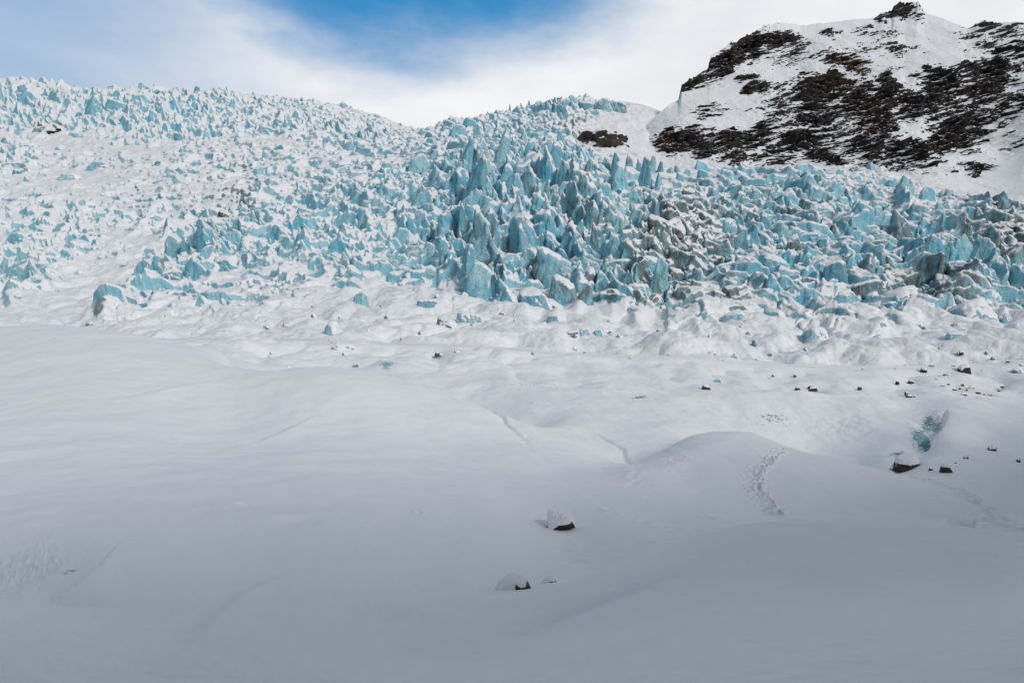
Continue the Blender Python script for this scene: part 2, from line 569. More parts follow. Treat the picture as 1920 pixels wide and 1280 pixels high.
def cap_material(name):
    m, k, b, geo = new_mat(name)
    P = geo.outputs['Position']
    n1 = k.noise(P, 1.5, 5, 0.6)
    k.put(b.inputs['Base Color'], k.mix(n1, SNOW_A, SNOW_B))
    b.inputs['Roughness'].default_value = 0.8
    b.inputs['Specular IOR Level'].default_value = 0.2
    bump(k, b, n1, 0.4, 0.15)
    return m


def rock_material(name, thr=0.62, scale=1.0, wob_=0.9):
    """boulders: dark basalt, powder snow caught on what faces up"""
    m, k, b, geo = new_mat(name)
    P = geo.outputs['Position']
    nz = k.n('ShaderNodeSeparateXYZ')
    k.put(nz.inputs[0], geo.outputs['Normal'])
    f1 = k.noise(P, 6.0 * scale, 6, 0.7)
    f2 = k.noise(P, 1.3 * scale, 4, 0.6)
    t = k.math('ADD', nz.outputs[2], k.math('MULTIPLY', k.math('SUBTRACT', f1, 0.5), wob_))
    sf = k.ss(t, thr - 0.04, thr + 0.04)
    rc = k.mix(k.ss(f2, 0.4, 0.65), (0.018, 0.015, 0.014), (0.06, 0.042, 0.03))
    rc = k.mix(k.ss(f1, 0.6, 0.75), rc, (0.10, 0.08, 0.06))
    k.put(b.inputs['Base Color'], k.mix(sf, rc, SNOW_A))
    b.inputs['Roughness'].default_value = 0.85
    bump(k, b, k.math('ADD', f1, f2), 0.6, 0.08 / scale)
    return m


def mountain_material(name):
    m, k, b, geo = new_mat(name)
    P = geo.outputs['Position']
    nz = k.n('ShaderNodeSeparateXYZ')
    k.put(nz.inputs[0], geo.outputs['Normal'])
    at_r = k.n('ShaderNodeAttribute', attribute_name='rock')
    at_o = k.n('ShaderNodeAttribute', attribute_name='rust')
    PS = k.scale(P, (1.0, 1.0, 2.6))
    big = k.noise(P, 0.02, 4, 0.55)
    mid = k.noise(PS, 0.10, 6, 0.70, 0.4)
    fine = k.noise(PS, 0.42, 6, 0.75)
    tiny = k.noise(P, 1.3, 4, 0.7)
    # snow lies where it is flat and where no rock band crops out
    t = k.math('MULTIPLY', k.ss(at_r.outputs['Fac'], 0.22, 0.72), 0.78)
    t = k.math('ADD', t, k.math('MULTIPLY', k.math('SUBTRACT', mid, 0.5), 0.7))
    t = k.math('ADD', t, k.math('MULTIPLY', k.math('SUBTRACT', fine, 0.5), 1.15))
    t = k.math('ADD', t, k.math('MULTIPLY', k.math('SUBTRACT', 0.58, nz.outputs[2]), 1.75))
    rf = k.ss(t, 0.34, 0.42)
    rc = k.mix(k.ss(mid, 0.4, 0.62), (0.021, 0.018, 0.019), (0.078, 0.063, 0.057))
    rc = k.mix(k.math('MULTIPLY', k.ss(big, 0.5, 0.7), 0.5), rc, (0.045, 0.042, 0.020))
    rc = k.mix(k.math('MULTIPLY', k.ss(tiny, 0.5, 0.75), 0.7), rc, (0.12, 0.11, 0.105))
    rc = k.mix(k.math('MULTIPLY', at_o.outputs['Fac'], k.ss(fine, 0.35, 0.6)), rc, (0.13, 0.045, 0.022))
    k.put(b.inputs['Base Color'], k.mix(rf, k.mix(tiny, SNOW_A, SNOW_B), rc))
    b.inputs['Roughness'].default_value = 0.85
    b.inputs['Specular IOR Level'].default_value = 0.2
    h = k.math('ADD', k.math('MULTIPLY', mid, 2.0), fine)
    h = k.math('MULTIPLY', h, k.math('MULTIPLY_ADD', rf, 0.9, 0.1))
    bump(k, b, h, 1.0, 3.0)
    return m


M_ICE = glacier_material('glacier_ice_and_snow')
M_SNOW = snow_material('wind_packed_snow')
M_CAP = cap_material('fresh_snow')
M_ROCK = rock_material('dark_basalt')
M_CRAG = rock_material('dark_crag', 0.34, 0.09)
M_ROCK_POWDER = rock_material('basalt_under_powder_snow', 0.10, 1.0, 0.5)
M_MOUNT = mountain_material('snowy_basalt_cliff')


# ------------------------------------------------------------------ the near snow field
def polyline(pts_uv):
    return [locate(u, v) for u, v in pts_uv]


rng = np.random.default_rng(7)
DENTS = []          # x, y, radius, depth (metres)


def trail(pts_uv, step, width, rad, depth, rim=0.25, lanes=3):
    P_ = polyline(pts_uv)
    for a, b in zip(P_[:-1], P_[1:]):
        d = math.hypot(b[0] - a[0], b[1] - a[1])
        n = max(1, int(d / step))
        for i in range(n):
            for l in range(lanes):
                f = (i + rng.random()) / n
                off = (rng.random() - 0.5) * width
                nx, ny = -(b[1] - a[1]) / d, (b[0] - a[0]) / d
                DENTS.append((a[0] + (b[0] - a[0]) * f + nx * off, a[1] + (b[1] - a[1]) * f + ny * off,
                              rad * (0.7 + 0.6 * rng.random()), depth * (0.5 + 0.8 * rng.random())))


trail([(1468, 843), (1448, 862), (1428, 885), (1420, 905), (1428, 925), (1443, 948), (1462, 970)], 0.30, 0.34, 0.13, 0.20, lanes=2)
trail([(1468, 843), (1443, 862), (1420, 885), (1412, 905), (1420, 925), (1438, 948), (1462, 970)], 0.36, 1.3, 0.11, 0.09, lanes=3)
trail([(1700, 892), (1770, 910), (1830, 940), (1870, 970), (1900, 1000), (1918, 1012)], 0.45, 1.5, 0.17, 0.10, lanes=3)
trail([(1150, 858), (1180, 868), (1188, 890), (1186, 908)], 0.5, 0.35, 0.22, 0.06, lanes=1)
trail([(1135, 955), (1200, 975), (1290, 1000)], 0.5, 0.9, 0.2, 0.06, lanes=1)
trail([(1270, 790), (1330, 800)], 0.7, 0.6, 0.3, 0.07, lanes=1)
for (u, v, r_, d_) in [(785, 961, .10, .10), (1142, 955, .18, .14), (1330, 972, .2, .12), (1218, 1020, .16, .10), (1215, 935, .2, .06), (455, 943, .22, .07), (1052, 1030, .3, .05),
                       (1110, 1015, .35, .05), (1080, 1050, .3, .04), (565, 980, .5, .05), (700, 990, .2, .03)]:
    p_ = locate(u, v)
    DENTS.append((p_[0], p_[1], r_, d_))

uc = np.concatenate([[-15000, -9000, -5500, -3500, -2300], np.linspace(-1400, -120, 130)[:-1], np.linspace(-120, 2040, 1300), np.linspace(2040, 3300, 130)[1:], [4200, 5400, 7500, 11000, 17000]])
yr = np.concatenate([np.exp(np.linspace(math.log(1.15), math.log(18), 260))[:-1], np.linspace(18, 60, 560)[:-1], np.exp(np.linspace(math.log(60), math.log(140), 420))])
Ug, Yg = np.meshgrid(uc, yr)
Xg = (Ug - U0) / F * Yg
Zg = Tlook(Ug, Yg) * Yg


def ridge_line(pts_uv, X, Y, width, height, sharp=1.0):
    """a low drift lip along a line on the snow: steep on one side"""
    P_ = polyline(pts_uv)
    best = np.full(X.shape, 1e9); side = np.zeros(X.shape); along = np.zeros(X.shape)
    L = 0.0
    segs = [math.hypot(b[0] - a[0], b[1] - a[1]) for a, b in zip(P_[:-1], P_[1:])]
    tot = sum(segs)
    for (a, b), d in zip(zip(P_[:-1], P_[1:]), segs):
        dx, dy = (b[0] - a[0]) / d, (b[1] - a[1]) / d
        t = np.clip((X - a[0]) * dx + (Y - a[1]) * dy, 0, d)
        ex, ey = X - a[0] - t * dx, Y - a[1] - t * dy
        dd = np.hypot(ex, ey)
        m = dd < best
        best = np.where(m, dd, best)
        side = np.where(m, np.sign(ex * dy - ey * dx), side)
        along = np.where(m, (L + t) / tot, along)
        L += d
    s = best * side
    fade = np.sin(np.clip(along, 0.0, 1.0) * math.pi) ** 0.6
    prof = np.where(s > 0, np.exp(-s / width), np.exp(-(s / (width * 0.22)) ** 2))
    return prof * height * fade


# soft wind relief
relief = 0.04 * fbm(Xg * 0.25 + 0.1 * Yg, Yg * 0.2 - 0.08 * Xg, 3, 4) * sstep(Yg, 3, 12) + 0.007 * fbm(Xg * 1.1 + 0.4 * Yg, Yg * 1.8, 11, 4) + 0.006 * fbm(Xg * 5 + 2 * Yg, Yg * 9, 12, 3) * (1 - sstep(Yg, 12, 25))
relief += (0.34 * fbm(Xg * 0.09, Yg * 0.07, 5, 5)) * sstep(Yg, 55, 100)
relief += 1.5 * (np.abs(fbm(Xg * 0.050, Yg * 0.045, 25, 3)) - 0.3) * sstep(Yg, 88, 118)
relief += ridge_line([(215, 752), (300, 738), (380, 722), (445, 708)], Xg, Yg, 1.6, 0.16)
relief += ridge_line([(395, 838), (440, 842), (500, 828), (560, 800), (600, 780)], Xg, Yg, 1.4, 0.12)
relief += ridge_line([(100, 1120), (150, 1112), (200, 1090), (235, 1060), (290, 1030)], Xg, Yg, 1.0, 0.42)
relief += ridge_line([(300, 1270), (380, 1220), (420, 1170), (480, 1120), (560, 1080)], Xg, Yg, 0.9, 0.12)
relief += ridge_line([(930, 1200), (1060, 1150), (1150, 1120), (1300, 1070)], Xg, Yg, 1.1, -0.08)
relief += ridge_line([(560, 1275), (660, 1240), (740, 1200), (800, 1150), (900, 1110)], Xg, Yg, 1.0, 0.08)
relief += 0.10 * fbm(Xg * 0.22 + 0.1 * Yg, Yg * 0.16 - 0.12 * Xg, 15, 3) * sstep(Yg, 4, 9)
relief += ridge_line([(925, 770), (945, 790), (970, 812), (995, 835)], Xg, Yg, 1.0, -0.35)
relief += ridge_line([(1200, 757), (1300, 748), (1400, 745), (1500, 744), (1560, 751), (1640, 769), (1705, 796), (1735, 835)], Xg, Yg, 3.2, 0.55)
relief += 0.0
relief += ridge_line([(1060, 800), (1120, 815), (1165, 840), (1185, 870)], Xg, Yg, 1.2, -0.20)
relief += ridge_line([(1772, 768), (1762, 795), (1748, 822), (1736, 848)], Xg, Yg, 1.6, -0.7)
# snow-buried blocks: rounded lumps behind the near domes, up to the foot of the ice
edge_v = np.interp(Ug, [-200, 130, 250, 430, 650, 830, 1000, 1300], [612, 613, 628, 690, 695, 705, 700, 670])
lump = sstep(Yg, 84, 104) * sstep(V0 - F * Zg / Yg, edge_v + 14, edge_v - 40)
relief += lump * (2.3 * np.abs(n2(Xg * 0.075, Yg * 0.065, 70)) + 1.0 * np.abs(n2(Xg * 0.15, Yg * 0.12, 71)) + 0.22 * np.abs(n2(Xg * 0.4, Yg * 0.33, 72)) - 0.9)
# wind-scoured rough patches
Vg = V0 - F * Zg / Yg
def patch(cu, cv, ru, rv, an=0):
    p_ = locate(cu, cv)
    ca, sa = math.cos(R(an)), math.sin(R(an))
    a = ((Ug - cu) * ca + (Vg - cv) * sa) / ru
    b = (-(Ug - cu) * sa + (Vg - cv) * ca) / rv
    near = np.exp(-((np.log(Yg) - math.log(p_[1])) / 0.30) ** 2)
    return np.exp(-(a * a + b * b)) * near
pt = patch(50, 1065, 95, 40, -20)
relief += pt * (0.06 * fbm(Xg * 5, Yg * 5, 31, 3) + 0.03 * fbm(Xg * 14, Yg * 14, 33, 2))
relief += patch(985, 820, 18, 30, -30) * 0.10 * fbm(Xg * 2.5 + Yg * 1.2, Yg * 0.6, 41, 3)
bowl = patch(1450, 795, 60, 26) + patch(1580, 800, 70, 24) + 0.8 * patch(1265, 860, 26, 30, -40)
relief += bowl * (0.07 * fbm(Xg * 1.1, Yg * 0.5, 43, 4) + 0.04 * fbm(Xg * 4.0, Yg * 1.8, 44, 3))
icea = np.zeros_like(Xg)
icea += 0.55 * patch(1450, 783, 40, 12) + 0.30 * patch(1560, 800, 80, 22) + 0.35 * patch(975, 805, 16, 22, -30)
icea += 0.80 * patch(1750, 788, 24, 20) + 0.75 * patch(1720, 818, 20, 22) + 0.9 * patch(1738, 832, 10, 14)
icea += 0.8 * patch(1685, 850, 20, 8) + 0.45 * patch(1000, 722, 60, 5) + 0.4 * patch(1110, 727, 50, 5) + 0.8 * patch(1200, 746, 22, 3)
icea += 0.5 * patch(130, 1070, 60, 22, -20) * 0.6
icea += 0.8 * patch(725, 690, 22, 8) + 0.6 * patch(630, 800, 1, 1)
# dents
for (dx, dy, rr, dp) in DENTS:
    i0, i1 = np.searchsorted(yr, [dy - rr * 3, dy + rr * 3])
    if i1 <= i0:
        continue
    us_ = U0 + F * (dx + np.array([-3 * rr, 3 * rr])) / dy
    j0, j1 = np.searchsorted(uc, us_)
    if j1 <= j0:
        continue
    d2 = ((Xg[i0:i1, j0:j1] - dx) ** 2 + (Yg[i0:i1, j0:j1] - dy) ** 2) / rr ** 2
    relief[i0:i1, j0:j1] += -dp * np.exp(-d2 * 1.2) + 0.35 * dp * np.exp(-(np.sqrt(d2) - 1.6) ** 2 * 3)
Zg = Zg + relief * (1 - sstep(Yg, 129, 133.5))
# the last rows dive under the glacier's edge
tail = sstep(Yg, 134.0, 140.0)
g1 = build_grid('snow_field', uc, yr, Xg, Yg, Zg - tail * 1.2, {'ice': icea}, M_SNOW)
g1['kind'] = 'structure'
print('snow field', round(time.time() - T00, 1))

# ------------------------------------------------------------------ the glacier
uc2 = np.concatenate([np.linspace(-1400, -100, 200)[:-1], np.linspace(-100, 2020, 1500), np.linspace(2020, 3300, 200)[1:]])
yr2 = np.exp(np.concatenate([np.linspace(math.log(133), math.log(620), 900)[:-1], np.linspace(math.log(620), math.log(1250), 330)[:-1],
                             np.linspace(math.log(1250), math.log(2600), 60)]))
Ug, Yg = np.meshgrid(uc2, yr2)
Xg = (Ug - U0) / F * Yg
Tg = Tlook(Ug, Yg)
Zg = Tg * Yg
Vg = V0 - F * Tg
rough = roughness(Ug, Vg).astype(np.float32)
rough = rough * (1 - sstep(Yg, 1400, 1800) * 0.8)
# the mountain side flank is smooth under the cliffs
wx = Xg + 5.0 * n2(Xg * 0.05, Yg * 0.05, 61) + 2.0 * n2(Xg * 0.17, Yg * 0.17, 62)
wy = Yg + 5.0 * n2(Xg * 0.05, Yg * 0.05, 63) + 2.0 * n2(Xg * 0.17, Yg * 0.17, 64)
disp = np.zeros_like(Xg, dtype=np.float32)
for (L, A, an, ax, sd_, mode) in ((34.0, 4.5, 30, 0.6, 91, 3), (17.0, 5.4, 18, 0.62, 101, 0), (8.5, 3.4, -12, 0.75, 131, 1), (3.6, 1.25, 8, 0.8, 171, 2)):
    ca, sa = math.cos(R(an)), math.sin(R(an))
    px = (wx * ca + wy * sa) / L
    py = (-wx * sa + wy * ca) / (L * ax)
    f1, e, r1, r2, r3, bx, by = cells(px, py, sd_)
    tl = (r2 - 0.5) * 1.9 * bx + ((r3 - 0.5) * 1.2 - 0.55) * by
    hcell = (r1 ** 1.3) * 1.5 - 0.55 + tl
    crev = -0.9 * np.exp(-(e / 0.07) ** 2)
    keep = 1.0
    if mode == 2:
        keep = (1 - sstep(Yg, 380, 620)) * (0.4 + 0.6 * (n2(Xg * 0.03, Yg * 0.03, 88) > -0.1))
    if mode == 3:
        keep = np.clip(rough - 0.45, 0, 1)
    if mode == 1:
        keep = 0.55 + 0.45 * sstep(n2(Xg * 0.02, Yg * 0.02, 87), -0.3, 0.3)
    disp += 0.62 * A * keep * (hcell + crev) * rough
for (L, A, an, ax, sd_, far) in ((17.0, 9.0, 28, 0.36, 501, 0), (7.5, 4.8, 40, 0.42, 511, 0), (3.2, 1.9, 20, 0.6, 521, 1)):
    ca, sa = math.cos(R(an)), math.sin(R(an))
    px = (wx * ca + wy * sa) / L; py = (-wx * sa + wy * ca) / (L / ax)
    rg = 1 - np.abs(n2(px, py, sd_)) * 1.9
    rg = np.clip(rg, -0.4, 1)
    rg = rg * np.abs(rg) * (0.65 + 0.7 * n2(px * 0.6 + 3, py * 0.6, sd_ + 1))
    disp += A * rg * np.clip(rough, 0, 1.4) * ((1 - sstep(Yg, 420, 700)) if far else 1.0)
# long crevasses, and whole tracts that stand higher or have sunk
for (L, ax, an, sd_, dep, wd) in ((46.0, 0.30, 62, 541, 9.0, 0.055), (30.0, 0.34, -20, 547, 6.0, 0.05)):
    ca, sa = math.cos(R(an)), math.sin(R(an))
    cr = n2((wx * ca + wy * sa) / L, (-wx * sa + wy * ca) / (L / ax), sd_)
    disp -= dep * np.exp(-(cr / wd) ** 2) * np.clip(rough - 0.35, 0, 0.8)
disp += 4.0 * fbm(Xg * 0.021, Yg * 0.014, 551, 2) * np.clip(rough - 0.3, 0, 1)
disp += rough * (1.4 * fbm(Xg * 0.10, Yg * 0.10, 71, 4) + 0.5 * fbm(Xg * 0.6, Yg * 0.6, 77, 3))
smooth_part = (1 - np.clip(rough * 2.5, 0, 1))
disp += smooth_part * (2.3 * np.abs(n2(Xg * 0.075, Yg * 0.065, 70)) + 1.0 * np.abs(n2(Xg * 0.15, Yg * 0.12, 71)) + 0.35 * np.abs(n2(Xg * 0.4, Yg * 0.33, 72)) - 0.9) * sstep(Vg, 480, 560)
disp += smooth_part * (3.2 * (np.abs(fbm(Xg * 0.040, Yg * 0.030, 81, 3)) - 0.3) + 0.55 * fbm(Xg * 0.16, Yg * 0.14, 83, 4))
# small crevassed outcrops that break the smooth snow
f1, e, r1, r2, r3, bx, by = cells(wx / 7.0, wy / 5.0, 211)
spot = (r1 > 0.80) * sstep(Vg, 640, 600) * smooth_part
disp += spot * (1.1 * np.clip(0.42 - f1, 0, 1) * 4.0 * (0.5 + r2)) * (np.clip(bx * (r2 - 0.5) * 4 - by * 2.0, -0.3, 1.0))
near = 1 - sstep(Yg, 133.5, 138)
disp *= (1 - near)
disp = np.clip(disp, -16, 30)


def blur(a, n, ax):
    for _ in range(n):
        b_ = a.copy()
        if ax == 0:
            b_[1:-1] = 0.25 * a[:-2] + 0.5 * a[1:-1] + 0.25 * a[2:]
        else:
            b_[:, 1:-1] = 0.25 * a[:, :-2] + 0.5 * a[:, 1:-1] + 0.25 * a[:, 2:]
        a = b_
    return a


disp = blur(blur(disp, 2, 0), 1, 1)
convex = np.clip((disp - blur(blur(disp, 10, 0), 8, 1)) / (0.0012 * Yg), 0, 1.5)
Z2 = Zg + disp * 0.93
Y2 = Yg - np.clip(disp, -6, 14) * 0.28 + (0.6 * n2(Xg * 0.25, Z2 * 0.35, 92) * np.clip(rough, 0, 1))
X2 = Xg + 1.0 * n2(Yg * 0.13, Z2 * 0.30, 93) * np.clip(rough, 0, 1)
Z2 = Z2 + 0.012
dirt = gmap(Ug, Vg, DIRT_AND_CAVITY, 0.0)
snow = 0.16 * (1 - np.clip(rough * 1.7, 0, 1)) - 0.05 * np.clip(rough - 0.6, 0, 1)
snow += 0.40 * sstep(Vg, 565, 590) * (1 - np.clip(rough * 2.0, 0, 1))
snow += 0.10 * sstep(n2(Xg * 0.012, Yg * 0.012, 95), 0.0, 0.5) + 0.13 * convex - 0.04
deep = np.clip(0.05 + 0.6 * n2(Xg * 0.04, Yg * 0.04, 96), 0, 0.65)
g2 = build_grid('glacier', uc2, yr2, X2, Y2, Z2, {'snow': snow, 'dirt': dirt, 'deep': deep}, M_ICE)
g2['kind'] = 'structure'
print('glacier', round(time.time() - T00, 1))
del X2, Y2, Z2, wx, wy, px, py, f1, e, r1, r2, r3, bx, by

# ------------------------------------------------------------------ the mountain
SKY = [(1150, 300), (1185, 262), (1225, 222), (1255, 196), (1272, 188), (1278, 160), (1300, 146), (1328, 128), (1334, 104), (1365, 84), (1400, 66), (1428, 52), (1432, 47), (1470, 44), (1500, 48), (1560, 42), (1640, 34),
       (1652, 24), (1672, 20), (1678, 8), (1700, 3), (1722, 6), (1738, 26), (1770, 36), (1812, 54), (1822, 50), (1842, 40), (1870, 42), (1920, 42), (2000, 20), (2300, -60), (3300, -200)]
FOOT = [(1150, 300), (1200, 290), (1240, 296), (1300, 306), (1400, 320), (1560, 322), (1700, 335), (1800, 372), (1920, 415), (2300, 470), (3300, 540)]
um = np.concatenate([np.linspace(1150, 1960, 1050)[:-1], np.linspace(1960, 3300, 200)])
wm = np.linspace(0, 1, 640)
Um, Wm = np.meshgrid(um, wm)
vs = np.interp(Um, *zip(*SKY)); vf = np.interp(Um, *zip(*FOOT)) + 22
def blurc(a, n):
    k_ = np.hanning(2 * n + 3)[1:-1]; k_ /= k_.sum()
    pad = np.pad(a, ((0, 0), (n, n)), mode='edge')
    return np.apply_along_axis(lambda r_: np.convolve(r_, k_, mode='valid'), 1, pad)


_k = np.hanning(181); _k /= _k.sum()
ue = np.arange(1000, 3500, 1.0)
vs_s = np.interp(Um, ue, np.convolve(np.interp(ue, *zip(*SKY)), _k, mode='same'))
vf = np.interp(Um, ue, np.convolve(np.interp(ue, *zip(*FOOT)) + 22, _k, mode='same'))
jag = 4.5 * np.round(1.6 * n2(Um[:1] / 11.0, Um[:1] * 0, 351)) / 1.6 + 2.0 * n2(Um[:1] / 3.5, Um[:1] * 0, 352)
jag = blurc(jag, 2)
jag = jag * np.interp(Um[:1], [1150, 1262, 1275, 1440, 1480, 1640, 1655, 1730, 1745, 1810, 1850, 3300], [0, 0, 1, 1, .5, 0, 1, 1, .1, .2, .8, .8])
Vm = vf + (vs_s - vf) * Wm + jag * Wm ** 24 + (vs - vs_s) * Wm ** 9
ROCKS = [(1360, 115, 75, 20, -32, 1.0), (1300, 155, 34, 11, -32, 1.0), (1405, 85, 48, 26, -25, 0.95), (1465, 75, 38, 16, 15, 0.62), (1690, 18, 34, 17, 0, 1.0), (1655, 30, 12, 12, 0, 0.9),
         (1590, 114, 40, 12, 2, 1.05), (1610, 136, 22, 8, -10, 0.95), (1548, 155, 52, 15, 8, 0.95), (1520, 190, 48, 34, -30, 0.85), (1530, 220, 42, 16, 0, 1.15), (1610, 200, 34, 40, 0, 0.9),
         (1660, 170, 22, 34, 10, 1.25), (1640, 225, 40, 50, 0, 1.05), (1760, 165, 36, 30, 35, 1.15), (1730, 195, 60, 26, -10, 0.85), (1620, 280, 60, 24, -10, 0.85),
         (1300, 272, 66, 22, 5, 1.1), (1380, 262, 60, 22, -8, 0.95), (1430, 245, 22, 16, 0, 1.0), (1500, 265, 70, 16, -12, 1.1), (1560, 290, 60, 16, 0, 0.9),
         (1700, 285, 44, 22, 0, 1.0), (1810, 240, 56, 40, -25, 1.1), (1770, 265, 40, 22, -20, 1.0), (1860, 130, 60, 16, -5, 1.1), (1850, 165, 56, 18, -12, 1.15), (1890, 215, 60, 22, -25, 0.8),
         (1750, 135, 14, 16, -20, 0.95), (1800, 124, 30, 8, -8, 0.7), (1860, 50, 60, 18, 0, 0.62), (1895, 92, 40, 20, 0, 0.72), (1835, 315, 30, 10, -6, 1.2), (1740, 312, 30, 9, -25, 0.85),
         (1900, 275, 24, 14, -30, 0.6), (1420, 165, 24, 10, -10, 0.75), (1400, 150, 20, 10, 0, 0.45), (1470, 225, 26, 10, 0, 0.5), (1310, 240, 30, 10, 0, 0.75), (1560, 60, 18, 10, 0, 0.65),
         (1245, 255, 14, 20, 40, 0.95), (1460, 95, 60, 20, 10, 0.45), (1330, 210, 50, 16, -10, 0.42), (1500, 110, 60, 14, -10, 0.35), (1680, 90, 60, 14, 0, 0.38), (1640, 60, 60, 12, 0, 0.3),
         (1440, 300, 100, 12, 0, 0.7), (1650, 315, 100, 12, 5, 0.75), (1700, 130, 200, 20, 0, 0.2), (1880, 60, 80, 40, 0, 0.42), (1560, 215, 120, 70, 0, 0.55), (1830, 200, 120, 70, 0, 0.5)]
Uw = Um + 16 * fbm(Um / 50.0, Vm / 26.0, 611, 4) + 3 * n2(Um / 6.0, Vm / 5.0, 612)
Vw = Vm + 9 * fbm(Um / 42.0, Vm / 24.0, 613, 4) + 2 * n2(Um / 7.0, Vm / 4.0, 614)
rk = gmap(Uw, Vw, ROCKS, 0.0)
rk = rk + 0.46 * fbm(Um / 38.0 + Vm / 90.0, (Vm + 0.22 * Um) / 9.0, 615, 4) * sstep(rk, 0.02, 0.35) + 0.10 * sstep(fbm(Um / 30.0, (Vm + 0.22 * Um) / 8.0, 616, 3), 0.15, 0.6)
rk = np.clip(rk, 0, 1.3)
rust = gmap(Um, Vm, [(1590, 114, 34, 13, 0, 1.0), (1610, 136, 24, 9, 0, 1.0), (1550, 155, 40, 10, 8, 0.7), (1250, 270, 14, 18, 0, 0.7), (1640, 220, 30, 30, 0, 0.35)], 0.0)
# depth: rises 35-45 degrees; rock bands are steeper, so depth stands still there
inc = 1.0 - 0.62 * np.clip(blurc(rk, 90), 0, 1)
inc = 1.0 - 0.62 * np.clip(blurc(rk, 110), 0, 1)
cum = np.cumsum(inc, axis=0); cum = cum / inc.sum(0)
foot_y = np.interp(um, [1150, 1300, 1500, 1700, 1800, 1920, 2300, 3300], [560, 530, 530, 500, 440, 390, 330, 260])
run = np.interp(um, [1150, 1250, 1300, 1500, 1700, 1920, 3300], [90, 170, 230, 400, 480, 520, 520])
Ym = foot_y[None] + run[None] * cum
Tm = (V0 - Vm) / F
Xm = (Um - U0) / F * Ym
Zm = Tm * Ym
# buttresses, gullies and strata push the face in and out
sz_ = Zm - 0.16 * Xm + 14 * fbm(Xm * 0.012, Zm * 0.014, 301, 3)
str_ = 0.5 + 0.9 * n2(Xm * 0.008, sz_ / 11.0, 302) + 0.5 * n2(Xm * 0.02, sz_ / 4.5, 303)
rkc = np.clip(rk, 0, 1.2)
lay = sz_ / 10.5 + 0.6 * fbm(Xm * 0.02, Zm * 0.02, 307, 3)
saw = (lay % 1.0); saw = np.where(saw < 0.72, saw / 0.72, (1 - saw) / 0.28) - 0.5
lay2 = sz_ / 3.9 + 0.7 * fbm(Xm * 0.05, Zm * 0.04, 308, 3)
saw2 = (lay2 % 1.0); saw2 = np.where(saw2 < 0.7, saw2 / 0.7, (1 - saw2) / 0.3) - 0.5
dm = rkc * (6.5 * saw + 2.6 * saw2 + 2.5 * (str_ - 0.5) - 11.0 * (np.abs(fbm(Xm * 0.022, Zm * 0.007, 309, 3)) - 0.3) + 9.0 * fbm(Xm * 0.028, Zm * 0.018, 305, 4) + 4.2 * fbm(Xm * 0.11, Zm * 0.10, 311, 5, 0.6))
dm += 7.0 * fbm(Xm * 0.012, Zm * 0.01, 321, 4) + (0.5 + rkc) * 0.9 * fbm(Xm * 0.3, Zm * 0.4, 331, 3)
top_edge = sstep(Wm, 0.985, 0.93)
dm *= 0.35 + 0.65 * top_edge
Ym2 = Ym - dm
Zm2 = Zm + 0.35 * np.abs(dm) * 0.5 * top_edge + rkc * 1.2 * fbm(Xm * 0.10, Ym * 0.10, 341, 3)
# back side falls away behind the crest
nb = 40
fb_ = np.linspace(0, 1, nb + 1)[1:, None]
Yb = Ym2[-1:] + fb_ * 500
Zb = Zm2[-1:] - (fb_ ** 1.3) * 300
Xb = Xm[-1:] + fb_ * 120
Xa = np.concatenate([Xm, Xb]); Ya = np.concatenate([Ym2, Yb]); Za = np.concatenate([Zm2, Zb])
# skirt at the foot, driven under the ice
Xa = np.concatenate([Xa[:1], Xa]); Ya = np.concatenate([Ya[:1] - 30, Ya]); Za = np.concatenate([Za[:1] - 40, Za])
rka = np.concatenate([rk[:1], rk, np.repeat(rk[-1:], nb, 0)]); rua = np.concatenate([rust[:1], rust, np.repeat(rust[-1:], nb, 0)])
g3 = build_grid('mountain', um, wm, Xa, Ya, Za, {'rock': rka, 'rust': rua}, M_MOUNT)
g3['kind'] = 'structure'
print('mountain', round(time.time() - T00, 1))

# ------------------------------------------------------------------ behind the camera: level snow and an unseen wall added to shade the near snow
xs = np.linspace(-420, 420, 160); ysb = np.concatenate([np.linspace(-420, -6, 60), np.array([-4, -2.5, -1, 0.2, 1.2])])
Xh, Yh = np.meshgrid(xs, ysb)
Zh = -1.78 + 0.3 * fbm(Xh * 0.08, Yh * 0.08, 405, 3) * sstep(-Yh, 4, 20) - 3.6 * sstep(np.abs(Xh), 4, 60)
g4 = build_grid('snow_ground', xs, ysb, Xh, Yh, Zh, {'ice': Zh * 0}, M_SNOW)
g4['kind'] = 'structure'
WALL_R, WALL_H = 34.0, 26.0
az = R(SUN_AZ)
dx_, dy_ = math.sin(az), math.cos(az)
aa = np.linspace(10, 240, 160); bb = np.linspace(-260, 210, 160)
Ah, Bh = np.meshgrid(bb, aa)              # Bh: along the sun's bearing, Ah: along the crest
prof = np.where(Bh < WALL_R, sstep(Bh, 10, WALL_R), 1.0 + 0.12 * sstep(Bh, WALL_R, 240))
Zh = -4.5 + (WALL_H + 4) * prof * (1.0 + 0.05 * fbm(Ah * 0.02, Bh * 0.02, 401, 3)) * (1 - 0.35 * sstep(Ah, 100, 210))
Xh = dx_ * Bh - dy_ * Ah
Yh = dy_ * Bh + dx_ * Ah
g5 = build_grid('unseen_shade_wall', bb, aa, Xh, Yh, Zh, {'ice': Zh * 0}, M_SNOW)
g5['kind'] = 'structure'


# ------------------------------------------------------------------ faceted bodies (seracs, ice blocks, boulders)
def ico(sub):
    import bmesh
    bm = bmesh.new()
    bmesh.ops.create_icosphere(bm, subdivisions=sub, radius=1.0)
    v = np.array([p.co[:] for p in bm.verts]); f = np.array([[q.index for q in t.verts] for t in bm.faces])
    bm.free()
    return v / np.linalg.norm(v, axis=1)[:, None], f


ICO = {s: ico(s) for s in (3, 4, 5)}


